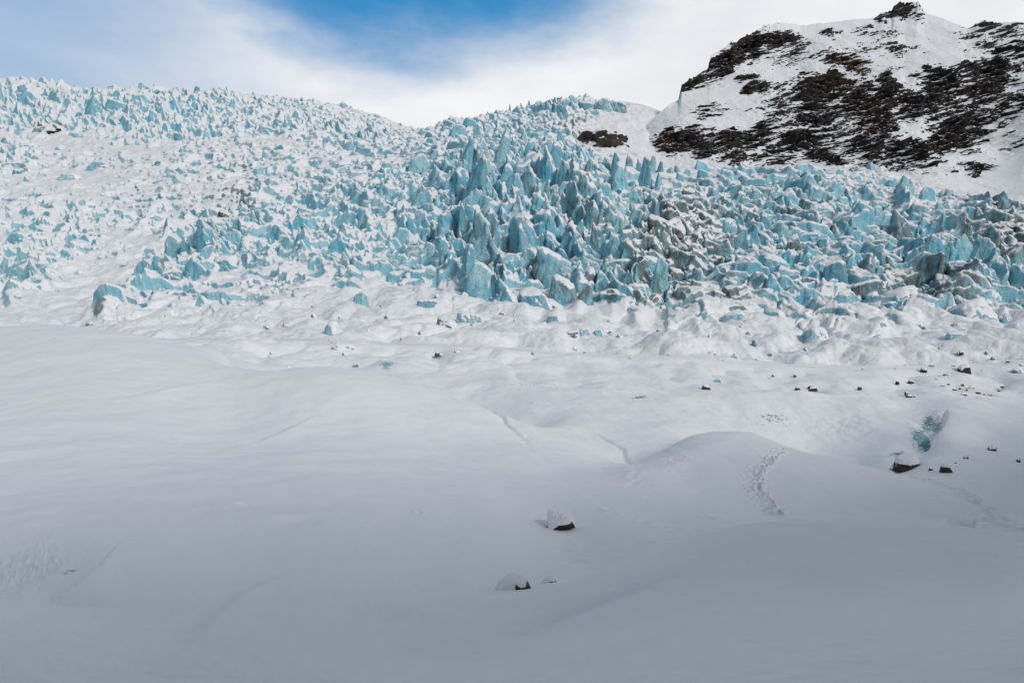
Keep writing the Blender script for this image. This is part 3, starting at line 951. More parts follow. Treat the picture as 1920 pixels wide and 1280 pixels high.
EDGE = [None]


def faceted(planes, sub, seed, rough_amp, soft=0.03, freq=2.2, flutes=0.0):
    """planes: list of (normal, distance) in a unit body; returns verts and faces"""
    d, f = ICO[sub]
    r = np.full(len(d), 4.0)
    inv = np.zeros(len(d))
    m1 = np.zeros(len(d)); m2 = m1.copy()
    p = 34.0
    for n_, dist in planes:
        n_ = np.asarray(n_, float); n_ = n_ / np.linalg.norm(n_)
        c = np.clip(d @ n_, 0, None) / dist
        inv += c ** p
        m2 = np.maximum(m2, np.minimum(m1, c)); m1 = np.maximum(m1, c)
    r = 1.0 / np.maximum(inv, 1e-12) ** (1 / p)
    v = d * r[:, None]
    s = seed * 0.37
    nz = fb3(v[:, 0] * freq + s, v[:, 1] * freq - s, v[:, 2] * freq * 0.7 + 2 * s, seed % 97, 4, 0.55)
    v = v * (1 + rough_amp * nz[:, None])
    if flutes:
        fl = np.abs(n3(v[:, 0] * 3.1 + s, v[:, 1] * 3.1, v[:, 2] * 0.5 + s, seed % 83))
        k = 1 - flutes * np.exp(-(fl / 0.12) ** 2)
        v[:, 0] *= k; v[:, 1] *= k
    EDGE[0] = np.clip((m2 / (m1 + 1e-9) - 0.955) / 0.03, 0, 1) * (d[:, 2] > -0.05)
    return v, f


def vnormals(v, f):
    fn = np.cross(v[f[:, 1]] - v[f[:, 0]], v[f[:, 2]] - v[f[:, 0]])
    vn = np.zeros_like(v)
    for i in range(3):
        np.add.at(vn, f[:, i], fn)
    vn /= np.linalg.norm(vn, axis=1)[:, None] + 1e-12
    fn /= np.linalg.norm(fn, axis=1)[:, None] + 1e-12
    return vn, fn


def snow_cap(name, v, f, thick, parent, thr=0.5, most=2):
    vn, fn = vnormals(v, f)
    sel = fn[:, 2] > thr
    if sel.sum() < 8:
        return
    ff0 = f[sel]
    lab = np.arange(len(v))
    for _ in range(60):
        m = np.minimum(np.minimum(lab[ff0[:, 0]], lab[ff0[:, 1]]), lab[ff0[:, 2]])
        new = lab.copy()
        for i in range(3):
            np.minimum.at(new, ff0[:, i], m)
        if (new == lab).all():
            break
        lab = new
    ids, cn = np.unique(lab[ff0[:, 0]], return_counts=True)
    for q in np.argsort(-cn)[:most]:
        if cn[q] < max(8, 0.12 * cn.max()):
            continue
        ff = ff0[lab[ff0[:, 0]] == ids[q]]
        # vertices on the border of the patch stay sunk in the body, inner ones lift
        cnt_all = np.bincount(f.ravel(), minlength=len(v)); cnt = np.bincount(ff.ravel(), minlength=len(v))
        inner = (cnt == cnt_all)
        used = np.unique(ff)
        remap = -np.ones(len(v), int); remap[used] = np.arange(len(used))
        vv = v[used].copy()
        lift = np.where(inner[used], thick, -0.25 * thick)
        vv[:, 2] += lift
        vv += vn[used] * (np.where(inner[used], 0.35, 0.0) * thick)[:, None]
        mesh_obj(name, vv, remap[ff], M_CAP, parent)


def root(name, loc):
    o = bpy.data.objects.new(name, None)
    o.location = loc
    o.empty_display_size = 0.5
    COL.objects.link(o)
    return o


def serac_planes(rs, kind):
    """a broken ice tower: steep sides, one broad face, a slanting or peaked top"""
    P_ = []
    n = rs.integers(4, 7)
    a0 = rs.random() * 6.28
    for i in range(n):
        a = a0 + 6.283 * (i + 0.55 * (rs.random() - 0.5)) / n
        lean = rs.uniform(0.02, 0.36)
        P_.append(((math.cos(a), math.sin(a), lean), rs.uniform(0.72, 1.0)))
    if kind == 'fin' and rs.random() < 0.75:
        P_ = [((-0.5 + rs.uniform(-.3, .3), -0.85, rs.uniform(0.08, 0.28)), rs.uniform(0.42, 0.58)),
              ((0.85, rs.uniform(-.6, .1), rs.uniform(0.35, 0.75)), rs.uniform(0.46, 0.62)),
              ((0.2, 1, 0.25), 0.8), ((-1, rs.uniform(-.1, .5), rs.uniform(0.2, 0.5)), rs.uniform(0.6, 0.85)),
              ((rs.uniform(-.4, .4), -0.3, 1.0), rs.uniform(0.80, 1.0)), ((0.45, -1, 0.35), rs.uniform(0.6, 0.75))]
        if rs.random() < 0.35:      # the other hand
            P_ = [((-a_[0][0], a_[0][1], a_[0][2]), a_[1]) for a_ in P_]
    elif kind == 'fin':
        a = rs.random() * 6.28
        st = rs.uniform(0.45, 0.9)
        P_.append(((math.cos(a), math.sin(a), st), rs.uniform(0.50, 0.68)))
        P_.append(((-math.cos(a + 0.5), -math.sin(a + 0.5), rs.uniform(0.7, 1.2)), rs.uniform(0.6, 0.8)))
        P_.append(((math.cos(a + 1.6), math.sin(a + 1.6), rs.uniform(0.5, 1.0)), rs.uniform(0.62, 0.85)))
    elif kind == 'spire':
        for i in range(3):
            a = a0 + 0.7 + 2.09 * i + rs.uniform(-0.5, 0.5)
            P_.append(((math.cos(a), math.sin(a), rs.uniform(0.2, 0.62)), rs.uniform(0.42, 0.62)))
        P_.append(((rs.uniform(-.6, .6), -0.4, 1.0), rs.uniform(0.75, 1.0)))
    elif kind == 'block':
        a = rs.random() * 6.28
        P_.append(((math.cos(a) * 0.45, math.sin(a) * 0.45, 1), rs.uniform(0.72, 0.92)))
        P_.append(((math.cos(a + 2), math.sin(a + 2), rs.uniform(0.6, 1.0)), rs.uniform(0.75, 0.95)))
        P_.append(((0.3 * math.cos(a + 4), -1.0, rs.uniform(0.25, 0.6)), rs.uniform(0.66, 0.85)))
    elif kind == 'slab':
        P_.append(((rs.uniform(-.3, .3), rs.uniform(0.1, .55), 1), rs.uniform(0.45, 0.65)))
        P_.append(((rs.uniform(-.5, .5), -1.0, 0.2), rs.uniform(0.6, 0.8)))
    P_.append(((0, 0, -1), 1.0))
    return P_


SE_EDGE = [None]


def serac_body(seed, kind, sub=4):
    rs = np.random.default_rng(seed)
    v, f = faceted(serac_planes(rs, kind), sub, seed, 0.055, flutes=0.22 if kind in ('fin', 'spire') else 0.12)
    lo, hi = v.min(0), v.max(0)
    c = (lo + hi) / 2; c[2] = 0
    v = v - c
    sz = hi - lo
    v[:, 0] /= sz[0]; v[:, 1] /= sz[1]
    v[:, 2] = (v[:, 2] - lo[2]) / sz[2]
    SE_EDGE[0] = EDGE[0]
    return v, f                 # unit box: x,y in -0.5..0.5, z in 0..1


# photo column, top row, bottom row, width in photo pixels, kind, dirt
H = []


def hz(ox, oy, k, rows):
    for r_ in rows:
        X_, t_, b_, w_ = r_[:4]
        kd = r_[4] if len(r_) > 4 else 'block'
        dd = r_[5] if len(r_) > 5 else 0.0
        H.append((ox + X_ / k, oy + t_ / k, oy + b_ / k, w_ / k, kd, dd))


F_, B_, S_, L_ = 'fin', 'block', 'spire', 'slab'
hz(640, 150, 3.0, [(870, 320, 560, 150, F_), (800, 350, 600, 180, F_), (690, 350, 600, 130, F_), (1060, 350, 480, 120, F_), (1190, 365, 540, 130, F_), (750, 470, 760, 200, S_),
                   (900, 500, 700, 150, F_), (1050, 430, 640, 200, F_), (990, 555, 740, 120, S_), (1060, 600, 700, 110, B_), (1290, 470, 620, 150, F_, .3), (1560, 480, 680, 170, F_, .2),
                   (1210, 600, 740, 140, S_), (1500, 600, 780, 120, S_), (590, 760, 920, 150, S_), (410, 700, 820, 120, F_), (470, 600, 760, 180, F_), (240, 450, 550, 130, F_),
                   (450, 400, 520, 150, S_), (830, 740, 900, 180, F_, .3), (960, 740, 860, 140, S_), (1060, 790, 1040, 200, S_), (1200, 810, 980, 200, F_, .5), (1600, 770, 900, 160, F_, .2),
                   (620, 920, 1080, 140, F_), (700, 960, 1180, 130, F_), (760, 1050, 1220, 160, B_), (1180, 970, 1140, 230, B_, .6), (1250, 1090, 1250, 180, B_, .5), (1100, 1160, 1280, 190, B_, .4),
                   (930, 1150, 1280, 160, F_, .4), (1370, 1080, 1200, 200, F_, .6), (1380, 1140, 1290, 110, S_, .7), (1560, 1030, 1120, 190, L_, .5), (1750, 1010, 1100, 150, B_, .4),
                   (1560, 920, 1030, 180, B_, .1), (1840, 740, 960, 260, B_, 1.1), (420, 1030, 1100, 80, F_), (1430, 560, 660, 90, F_), (1650, 620, 740, 110, B_, .3), (560, 540, 620, 90, B_),
                   (330, 830, 920, 110, B_), (880, 900, 1010, 140, F_), (790, 880, 960, 120, F_), (960, 1000, 1090, 160, B_, .3), (1490, 820, 900, 110, B_, .2), (1350, 820, 900, 110, F_),
                   (500, 900, 1030, 120, S_), (1680, 960, 1060, 110, F_, .8), (1880, 1050, 1120, 120, B_, 1.2), (1500, 1180, 1260, 200, L_, .5), (1680, 1150, 1240, 170, L_, .3),
                   (1100, 470, 560, 90, S_), (1260, 640, 720, 80, S_), (680, 600, 720, 110, S_), (780, 640, 790, 120, F_), (1340, 660, 770, 80, S_, .4)])
hz(1280, 400, 3.0, [(380, 240, 380, 160, B_, .2), (530, 210, 350, 180, B_, .1), (480, 90, 200, 130, F_, .2), (760, 50, 150, 200, L_, .1), (830, 220, 330, 200, B_, .3), (1040, 370, 470, 180, L_, .9),
                    (1300, 410, 530, 280, B_, 1.0), (1550, 190, 290, 180, B_, .2), (1700, 200, 300, 180, B_, .7), (1330, 200, 270, 150, B_), (1540, 270, 360, 150, L_), (1690, 430, 600, 230, B_, .2),
                    (1820, 500, 600, 150, F_, .1), (990, 500, 590, 120, B_), (1080, 440, 500, 110, B_), (930, 430, 500, 160, B_), (540, 430, 500, 130, B_), (480, 360, 420, 150, L_),
                    (300, 540, 600, 160, L_), (560, 510, 600, 180, F_), (850, 500, 560, 200, L_), (1500, 340, 430, 160, B_, .4), (1180, 500, 540, 130, L_), (1750, 430, 500, 180, B_, .1),
                    (1590, 430, 560, 130, F_, .3), (150, 100, 170, 120, B_, 1.2), (60, 170, 240, 120, B_, 1.3), (250, 270, 330, 120, B_), (670, 290, 370, 160, F_, .1), (1250, 320, 380, 140, B_, .5),
                    (730, 110, 170, 200, L_), (1450, 150, 210, 130, B_, .5), (1870, 320, 400, 120, B_, .6), (1650, 370, 440, 120, L_, .8), (1420, 480, 540, 120, B_, .9), (780, 180, 250, 90, F_, .4),
                    (430, 130, 210, 90, F_, .5), (1120, 150, 190, 130, L_, .1), (930, 130, 170, 130, L_, .2), (600, 340, 400, 90, B_, .1), (1200, 230, 330, 90, F_, .6), (1850, 150, 230, 150, B_, 1.0)])
hz(1200, 0, 2.667, [(820, 810, 920, 140, B_), (1080, 860, 930, 110, B_), (1360, 860, 1030, 120, B_, .3), (1220, 970, 1040, 110, B_), (1310, 910, 1010, 90, F_, .2), (890, 920, 1000, 130, F_),
                    (930, 1000, 1080, 120, B_), (570, 890, 960, 150, L_), (870, 1110, 1200, 200, B_, .3), (430, 1090, 1140, 150, L_), (650, 1150, 1260, 160, F_, .3), (150, 1080, 1260, 220, B_, 1.2),
                    (350, 1150, 1230, 120, B_, 1.1), (1400, 1010, 1090, 110, B_, .3), (1500, 1000, 1080, 80, F_, .2), (780, 1050, 1100, 120, L_), (360, 880, 960, 110, F_), (260, 930, 1010, 100, B_, .9),
                    (440, 1000, 1070, 120, B_), (1270, 880, 950, 90, B_), (1170, 890, 950, 80, F_), (1020, 980, 1050, 100, B_), (1440, 930, 1010, 80, B_, .2), (1560, 940, 1000, 90, B_, .3),
                    (330, 800, 860, 120, L_), (530, 800, 860, 90, L_), (1680, 960, 1010, 90, B_, .4), (1790, 980, 1040, 110, B_, 1.1), (60, 960, 1050, 110, F_, .2), (720, 900, 950, 100, B_)])
hz(0, 120, 3.0, [(140, 100, 220, 160, F_), (250, 190, 290, 100, F_), (380, 230, 290, 130, B_, .2), (500, 160, 300, 130, F_), (60, 730, 790, 160, B_), (770, 150, 230, 160, B_),
                 (1070, 150, 240, 150, F_), (1250, 160, 240, 120, B_), (1700, 205, 250, 40, S_), (1600, 200, 240, 20, S_), (1630, 490, 560, 130, B_), (1760, 530, 590, 100, F_), (1500, 480, 550, 80, F_),
                 (1540, 900, 970, 200, B_, .2), (1330, 770, 850, 110, F_), (1120, 1110, 1190, 180, B_), (920, 1110, 1190, 150, B_), (1250, 1070, 1140, 160, B_), (220, 320, 400, 170, B_, .5),
                 (40, 230, 300, 130, F_), (640, 190, 260, 130, B_), (900, 200, 260, 150, B_), (1390, 290, 360, 130, F_), (1500, 340, 400, 160, L_), (20, 400, 460, 120, F_), (130, 430, 500, 140, B_),
                 (70, 550, 590, 150, L_, .4), (1440, 570, 620, 90, B_), (1420, 880, 950, 130, F_), (1250, 820, 870, 80, B_, 1.1), (380, 870, 930, 90, F_), (560, 820, 890, 90, F_, .3),
                 (1130, 900, 940, 100, F_, .4), (1850, 860, 930, 110, F_), (420, 370, 420, 110, B_), (320, 450, 490, 80, B_), (1700, 800, 860, 110, B_, .2), (1600, 960, 1030, 110, B_),
                 (1850, 230, 280, 60, S_), (1930, 205, 245, 60, B_), (690, 270, 330, 90, F_), (530, 540, 600, 130, B_), (900, 545, 580, 90, L_), (370, 620, 655, 150, L_)])
hz(0, 460, 3.0, [(700, 340, 410, 140, B_), (800, 310, 370, 130, B_), (570, 290, 340, 60, B_), (520, 375, 400, 110, L_), (860, 220, 290, 140, B_), (840, 110, 180, 90, F_), (930, 110, 190, 120, B_),
                 (1050, 70, 180, 120, F_), (1140, 80, 170, 130, B_), (1270, 50, 130, 120, B_), (1200, 200, 240, 110, L_), (1070, 220, 250, 80, B_), (630, 285, 315, 70, L_), (490, 425, 455, 90, L_, .9),
                 (990, 250, 290, 70, B_, .3), (1220, 270, 300, 50, B_), (1570, 120, 170, 90, F_), (370, 60, 120, 50, F_), (240, 100, 130, 60, B_), (40, 60, 130, 120, B_)])
hz(560, 480, 2.667, [(170, 300, 400, 150, F_), (340, 355, 395, 55, F_), (230, 430, 480, 150, L_, .5), (300, 180, 250, 100, L_), (740, 290, 350, 120, B_, .5), (850, 265, 325, 130, L_, .3),
                     (640, 220, 270, 120, L_), (880, 480, 512, 60, L_, .5), (1220, 320, 360, 60, B_, .4), (1270, 285, 320, 60, L_, .4), (1430, 350, 385, 60, B_), (1500, 360, 385, 50, L_, .3),
                     (1550, 310, 345, 50, F_), (1365, 365, 400, 90, L_, 1.2), (700, 190, 240, 70, F_)])
hz(1280, 660, 3.0, [(288, 10, 40, 56, L_, .3), (205, 148, 160, 50, L_, .6), (1895, 85, 115, 70, L_, .8)])
hz(1280, 400, 3.0, [(780, 620, 705, 160, L_), (1550, 655, 720, 130, L_), (1330, 615, 650, 70, L_, .3), (1560, 610, 640, 110, B_), (1470, 545, 600, 120, B_)])
# right of the icefall's top: the lobe on the skyline
hz(640, 150, 3.0, [(1310, 90, 170, 110, F_), (1380, 120, 180, 100, B_), (1250, 110, 190, 90, B_, .3), (1470, 110, 180, 130, B_, .5), (1190, 110, 170, 80, F_), (1100, 120, 180, 90, F_),
                   (948, 142, 190, 14, S_), (1055, 120, 160, 20, S_), (1540, 130, 185, 120, L_, .5), (790, 240, 330, 90, F_),
                   (650, 260, 340, 110, B_, .2), (730, 220, 300, 110, B_), (870, 185, 240, 80, F_), (960, 190, 240, 80, B_), (500, 270, 310, 140, B_), (600, 230, 290, 90, B_), (1150, 260, 310, 70, B_, .6),
                   (1000, 150, 200, 60, F_), (400, 320, 360, 90, L_), (1500, 140, 160, 60, B_, .4)])

NH = len(H)
# fill the broken ice with more towers, kept clear of each other
rs = np.random.default_rng(2024)
ZONES = [  # u0 u1 v0 v1 count size(px) tall dirt
    (850, 1240, 290, 560, 46, 34, 1.7, 0.2), (1240, 1700, 320, 560, 34, 38, 0.9, 0.35), (1560, 1910, 400, 570, 22, 40, 0.85, 0.5),
    (640, 860, 300, 520, 24, 28, 1.1, 0.1), (430, 660, 330, 520, 16, 24, 0.9, 0.15), (0, 260, 180, 230, 14, 22, 1.0, 0.1),
    (230, 640, 185, 250, 16, 20, 1.0, 0.1), (0, 180, 400, 540, 12, 26, 0.8, 0.15)]
for (a, b, c, d_, cnt, sz, tall, dt_) in ZONES:
    k = 0; tries = 0
    while k < cnt and tries < 4000 and len(H) < 300:
        tries += 1
        u = rs.uniform(a, b); v = rs.uniform(c, d_)
        s = sz * rs.uniform(0.7, 1.4) * min(1.25, max(0.5, (v - 220) / 190.0)) if v > 270 else sz * rs.uniform(0.7, 1.2)
        if (locate(u, v)[1] > 640 and v > 262) or (u > 1060 and 255 < v < 325):
            continue
        if any(abs(u - h_[0]) < (s + h_[3]) * 0.40 and abs(v - h_[2]) < (s * tall + h_[2] - h_[1]) * 0.36 for h_ in H):
            continue
        hh_ = s * tall * rs.uniform(0.75, 1.3)
        kd = rs.choice(['fin', 'spire', 'block', 'slab'], p=[.45, .25, .25, .05] if tall > 1.2 else [.3, .1, .45, .15])
        H.append((u, v - hh_, v, s, str(kd), max(0.0, dt_ + rs.uniform(-0.3, 0.4))))
        k += 1
H = H[:300]
print('seracs', NH, len(H))

BODY = {}
LANDMARKS = []


def place_serac(i, h, store=None):
    u, vt, vb, wp, kind, dd = h
    p_ = locate(u, vb)
    y = p_[1]
    wm_ = wp * y / F * 1.08
    hm = (vb - vt) * y / F
    if vb > 585:
        hm *= 0.72
    elif 820 < u < 1240 and vb < 560:
        hm *= 1.22
        wm_ *= 1.12
    seed = 1000 + i * 13
    v, f = serac_body(seed, kind, 4 if wp > 16 else 3)
    r_ = np.random.default_rng(seed + 5)
    depth = wm_ * r_.uniform(0.6, 1.0)
    bury = 0.35 * hm + 0.9
    v = v * np.array([wm_, depth, hm + bury])
    v[:, 2] -= bury
    # towers lean down the slope a little
    v[:, 0] += v[:, 2] * r_.uniform(-0.16, 0.16)
    v[:, 1] += v[:, 2] * r_.uniform(-0.10, 0.12)
    loc = (p_[0], y + depth * 0.35, p_[2])
    return v, f, loc, dd, hm, wm_


def tag(o, label=None, cat=None, group=None, kind=None):
    if label: o['label'] = label
    if cat: o['category'] = cat
    if group: o['group'] = group
    if kind: o['kind'] = kind
    return o


# how each reads, by zone and by its rank in the zone, so that each label picks out one
ZN = [('on the near snow slope', lambda u, v: v > 585),
      ('along the lower right ice edge', lambda u, v: v > 500 and u > 1500),
      ('at the middle foot of the icefall', lambda u, v: v > 490 and 1180 < u <= 1500),
      ('at the foot of the central spires', lambda u, v: v > 480 and 820 < u <= 1180),
      ('on the slope left of the spires', lambda u, v: v > 360 and 560 < u <= 820),
      ('in the lower left blue ice band', lambda u, v: v > 455 and u <= 560),
      ('in the snowy left middle slope', lambda u, v: v > 290 and u <= 560),
      ('on the upper left crest', lambda u, v: v <= 290 and u <= 330),
      ('on the long crest before the saddle', lambda u, v: v <= 290 and 330 < u <= 780),
      ('on the crest beyond the saddle', lambda u, v: v <= 272 and u > 780),
      ('in the top rows of spires', lambda u, v: v <= 370 and 560 < u <= 1240),
      ('in the middle rows of spires', lambda u, v: v <= 480 and 820 < u <= 1060),
      ('beside the dirty ice patch', lambda u, v: v <= 490 and 1060 < u <= 1330),
      ('just below the dark cliffs', lambda u, v: v <= 385 and u > 1240),
      ('in the right hand icefall', lambda u, v: v <= 500 and 1330 < u <= 1620),
      ('by the right edge of the ice', lambda u, v: True)]
ORD = ['leftmost', 'second from left', 'third from left', 'fourth from left', 'fifth from left', 'sixth from left', 'seventh from left', 'eighth from left', 'ninth from left', 'tenth from left',
       'eleventh from left', 'twelfth from left', 'thirteenth from left', 'fourteenth from left', 'fifteenth from left', 'sixteenth from left', 'seventeenth from left', 'eighteenth from left']
LOOK = {'fin': 'fin-shaped', 'spire': 'pointed', 'block': 'blocky', 'slab': 'low slab-like'}
zone_of = []
for h in H:
    for zi, (nm, fn) in enumerate(ZN):
        if fn(h[0], h[2]):
            zone_of.append(zi)
            break


def tint(dd):
    return 'grey dirt-streaked' if dd > 0.75 else ('blue-grey' if dd > 0.35 else 'pale blue')


labels = [None] * len(H)
buckets = {}
for i, h in enumerate(H):
    buckets.setdefault((zone_of[i], h[4], tint(h[5])), []).append(i)
for (zi, kd, tn), ids in buckets.items():
    ids.sort(key=lambda i: H[i][0])
    for r_, i in enumerate(ids):
        nm = ZN[zi][0]
        if len(ids) == 1:
            labels[i] = f'the only {tn} {LOOK[kd]} serac {nm}'
        else:
            labels[i] = f'{tn} {LOOK[kd]} serac {nm}, {ORD[min(r_, len(ORD) - 1)]}'
for i, h in enumerate(H):
    v, f, loc, dd, hm, wm_ = place_serac(i, h)
    on_slope = h[2] > 585
    sn_ = -0.03 + 0.42 * SE_EDGE[0] * (v[:, 2] > 0.1 * hm) + (0.24 if on_slope else 0.0)
    o = root('serac', loc)
    dp_ = np.random.default_rng(i + 4000).random() ** 2 * 0.7
    mesh_obj('ice_body', v, f, M_ICE, o, attrs={'snow': sn_, 'dirt': np.full(len(v), dd), 'deep': np.full(len(v), dp_)})
    tag(o, labels[i], 'serac', 'seracs of the icefall')
    if h[3] > 15 and h[4] != 'spire':
        snow_cap('snow_cap', v, f, min(0.55, 0.035 * wm_ + 0.10), o, 0.50)
print('seracs built', round(time.time() - T00, 1))

# ---- the countless smaller ones: one mesh
VV, FF, SS, DD, PP = [], [], [], [], []
base_shapes = [serac_body(9000 + i, k_, 3) + (SE_EDGE[0],) for i, k_ in enumerate(['fin', 'block', 'spire', 'slab', 'fin', 'block', 'fin', 'block', 'spire', 'slab', 'block', 'fin'] * 2)]
off = 0
rs = np.random.default_rng(555)
cand = 0
NSM = 2000
uu = rs.uniform(-250, 2150, 60000); vv_ = rs.uniform(160, 600, 60000)
rr_ = roughness(uu, vv_)
okc = 0
dmap = gmap(uu, vv_, DIRT_AND_CAVITY, 0.0)
for q in range(60000):
    if okc >= NSM:
        break
    if rs.random() > min(1.0, rr_[q] ** 1.6 * 0.55) or rr_[q] < 0.16:
        continue
    u, v = uu[q], vv_[q]
    if u > 1250 and v < 300 or (u > 1170 and v < 225):
        continue
    p_ = locate(u, v)
    y = p_[1]
    if y > 1250 or abs((V0 - F * zat(p_[0], y) / y) - v) > 6:
        continue
    tall = 1.5 if (820 < u < 1250 and 280 < v < 540) else 0.9
    sp = rs.uniform(7, 22) * (0.55 + 0.5 * min(1.2, rr_[q]))
    if v < 260:
        sp *= 0.75
    wmm = sp * y / F
    hmm = wmm * tall * rs.uniform(0.6, 1.2)
    bv, bf, be = base_shapes[rs.integers(len(base_shapes))]
    a = rs.uniform(-0.6, 0.6) + (math.pi if rs.random() < 0.5 else 0)
    x_, y_ = bv[:, 0] * wmm, bv[:, 1] * wmm * 0.8
    z_ = bv[:, 2] * (hmm * 1.5) - hmm * 0.5
    xr = x_ * math.cos(a) - y_ * math.sin(a) + z_ * rs.uniform(-.2, .2)
    yrr = x_ * math.sin(a) + y_ * math.cos(a)
    VV.append(np.stack([xr + p_[0], yrr + y + wmm * 0.3, z_ + p_[2]], 1))
    FF.append(bf + off)
    off += len(bv)
    SS.append(rs.uniform(-0.05, 0.16) + 0.35 * be)
    PP.append(np.full(len(bv), rs.random() ** 2 * 0.8))
    DD.append(np.full(len(bv), dmap[q] * rs.uniform(0.4, 1.3)))
    okc += 1
# half-buried bits on the snow apron below the ice
aps = 0
while aps < 150:
    u = rs.uniform(-50, 1960); v = 575 + rs.random() ** 1.6 * 120
    if u < 430 and v > 600 - 0 * u:
        continue
    aps += 1
    p_ = locate(u, v)
    y = p_[1]
    wmm = rs.uniform(5, 17) * y / F
    hmm = wmm * rs.uniform(0.25, 0.55)
    bv, bf, be = base_shapes[rs.integers(len(base_shapes))]
    a = rs.uniform(-0.6, 0.6)
    x_, y_ = bv[:, 0] * wmm, bv[:, 1] * wmm * 0.8
    z_ = bv[:, 2] * (hmm * 2.2) - hmm * 1.3
    VV.append(np.stack([x_ * math.cos(a) - y_ * math.sin(a) + p_[0], x_ * math.sin(a) + y_ * math.cos(a) + y + wmm * 0.3, z_ + p_[2]], 1))
    FF.append(bf + off); off += len(bv)
    SS.append(rs.uniform(0.08, 0.28) + 0.3 * be)
    PP.append(np.full(len(bv), rs.uniform(0.2, 0.9)))
    DD.append(np.full(len(bv), rs.uniform(0.2, 1.2)))
o = mesh_obj('ice_rubble', np.concatenate(VV), np.concatenate(FF), M_ICE, attrs={'snow': np.concatenate(SS), 'dirt': np.concatenate(DD), 'deep': np.concatenate(PP)})
tag(o, 'small broken blue ice pinnacles filling the icefall between the large seracs', 'ice rubble', None, 'stuff')
print('rubble', okc, round(time.time() - T00, 1))


# ------------------------------------------------------------------ boulders
def boulder(u, vt, vb, wp, seed, label, cap=True, grp='boulders scattered on the snow', sub=4, cthr=0.5, name='boulder', cat='boulder', mat=None):
    p_ = locate(u, vb)
    y = p_[1]
    wm_ = wp * y / F
    hm = max((vb - vt) * y / F, wm_ * 0.22)
    rs_ = np.random.default_rng(seed)
    P_ = []
    a0 = rs_.random() * 6.28
    for i in range(6):
        a = a0 + 6.283 * (i + 0.6 * (rs_.random() - 0.5)) / 6
        P_.append(((math.cos(a), math.sin(a), rs_.uniform(-0.1, 0.5)), rs_.uniform(0.7, 1.0)))
    P_.append(((rs_.uniform(-.35, .35), rs_.uniform(-.5, .1), 1), rs_.uniform(0.55, 0.7)))
    P_.append(((rs_.uniform(-.9, .9), rs_.uniform(-.9, .2), 0.8), rs_.uniform(0.65, 0.85)))
    P_.append(((0, 0, -1), 0.8))
    v, f = faceted(P_, sub, seed, 0.20 if name == 'rock_outcrop' else 0.07, freq=2.8)
    lo, hi = v.min(0), v.max(0)
    v = (v - (lo + hi) / 2) / (hi - lo)
    bury = 0.30 * hm
    v = v * np.array([wm_, wm_ * 0.8, hm + bury]); v[:, 2] += (hm + bury) / 2 - bury
    o = root(name, (p_[0], y + wm_ * 0.3, p_[2] - 0.02))
    mesh_obj('rock_body', v, f, mat or M_ROCK, o)
    tag(o, label, cat, grp)
    if cap:
        snow_cap('snow_cap', v, f, min(0.22, 0.10 * wm_ + 0.02), o, cthr)
    return o


def main_boulder():
    """the lone block on the near slope: tall left face, roof slanting to the right, dark underside"""
    p_ = locate(1057, 998)
    y = p_[1]
    sc = y / F
    P_ = [((-1, 0.25, -0.10), 0.80), ((0.95, -0.1, 0.42), 0.78), ((0.15, -1, -0.45), 0.76), ((0.05, -0.85, 0.75), 0.60), ((-0.5, -0.75, 0.3), 0.75),
          ((0.0, 1, 0.0), 0.7), ((0.12, 0.1, 1), 0.58), ((0, 0, -1), 0.7), ((0.7, -0.7, -0.2), 0.85)]
    v, f = faceted(P_, 5, 77, 0.045, freq=3.0)
    lo, hi = v.min(0), v.max(0)
    v = (v - (lo + hi) / 2) / (hi - lo)
    W_, H_ = 60 * sc, 31 * sc
    v = v * np.array([W_, W_ * 0.75, H_ * 1.18]); v[:, 2] += H_ * 0.59 - H_ * 0.08
    o = root('boulder', (p_[0], y + W_ * 0.35, p_[2] - 0.02))
    mesh_obj('rock_body', v, f, M_ROCK_POWDER, o)
    tag(o, 'largest foreground boulder, a snow dusted block standing alone on the snow', 'boulder', 'boulders scattered on the snow')
    snow_cap('snow_cap', v, f, 0.05, o, 0.62)


main_boulder()


def buried(u, vt, vb, wp, seed, label, shift):
    """a boulder drowned in snow: rock shows only along its lower right"""
    p_ = locate(u, vb)
    sc = p_[1] / F
    W_, H_ = wp * sc, (vb - vt) * sc
    P_ = [((math.cos(a_), math.sin(a_), e_), 0.6) for a_, e_ in zip(np.linspace(0.2, 6.3, 15), [.1, .5, .9, .3, .7] * 3)] + [((0.1, -0.2, 1), 0.56), ((-0.5, -0.3, 1), 0.58), ((0, 0, -1), 0.5)]
    v, f = faceted(P_, 5, seed, 0.05, freq=2.5)
    lo, hi = v.min(0), v.max(0)
    v = (v - (lo + hi) / 2) / (hi - lo)
    v = v * np.array([W_, W_ * 0.9, H_ * 1.15]); v[:, 2] += 0.10 * H_
    o = root('boulder', (p_[0], p_[1] + W_ * 0.4, p_[2]))
    mesh_obj('rock_body', v, f, M_ROCK, o)
    c = v * np.array([1.08, 1.10, 1.05])
    k = np.clip(0.5 + v[:, 0] / W_, 0, 1)             # the snow thins towards the right
    c[:, 0] -= shift * W_
    c[:, 2] += (0.16 - 0.05 * k) * H_
    low = (v[:, 2] < 0.34 * H_) & (k > 0.52)
    c[low] = v[low] * np.array([0.9, 0.9, 1.0])
    c[:, 2] += 0.05 * H_ * n3(c[:, 0] * 6, c[:, 1] * 6, c[:, 2] * 6, 5)
    mesh_obj('snow_cap', c, f, M_CAP, o)
    tag(o, label, 'boulder', 'boulders scattered on the snow')


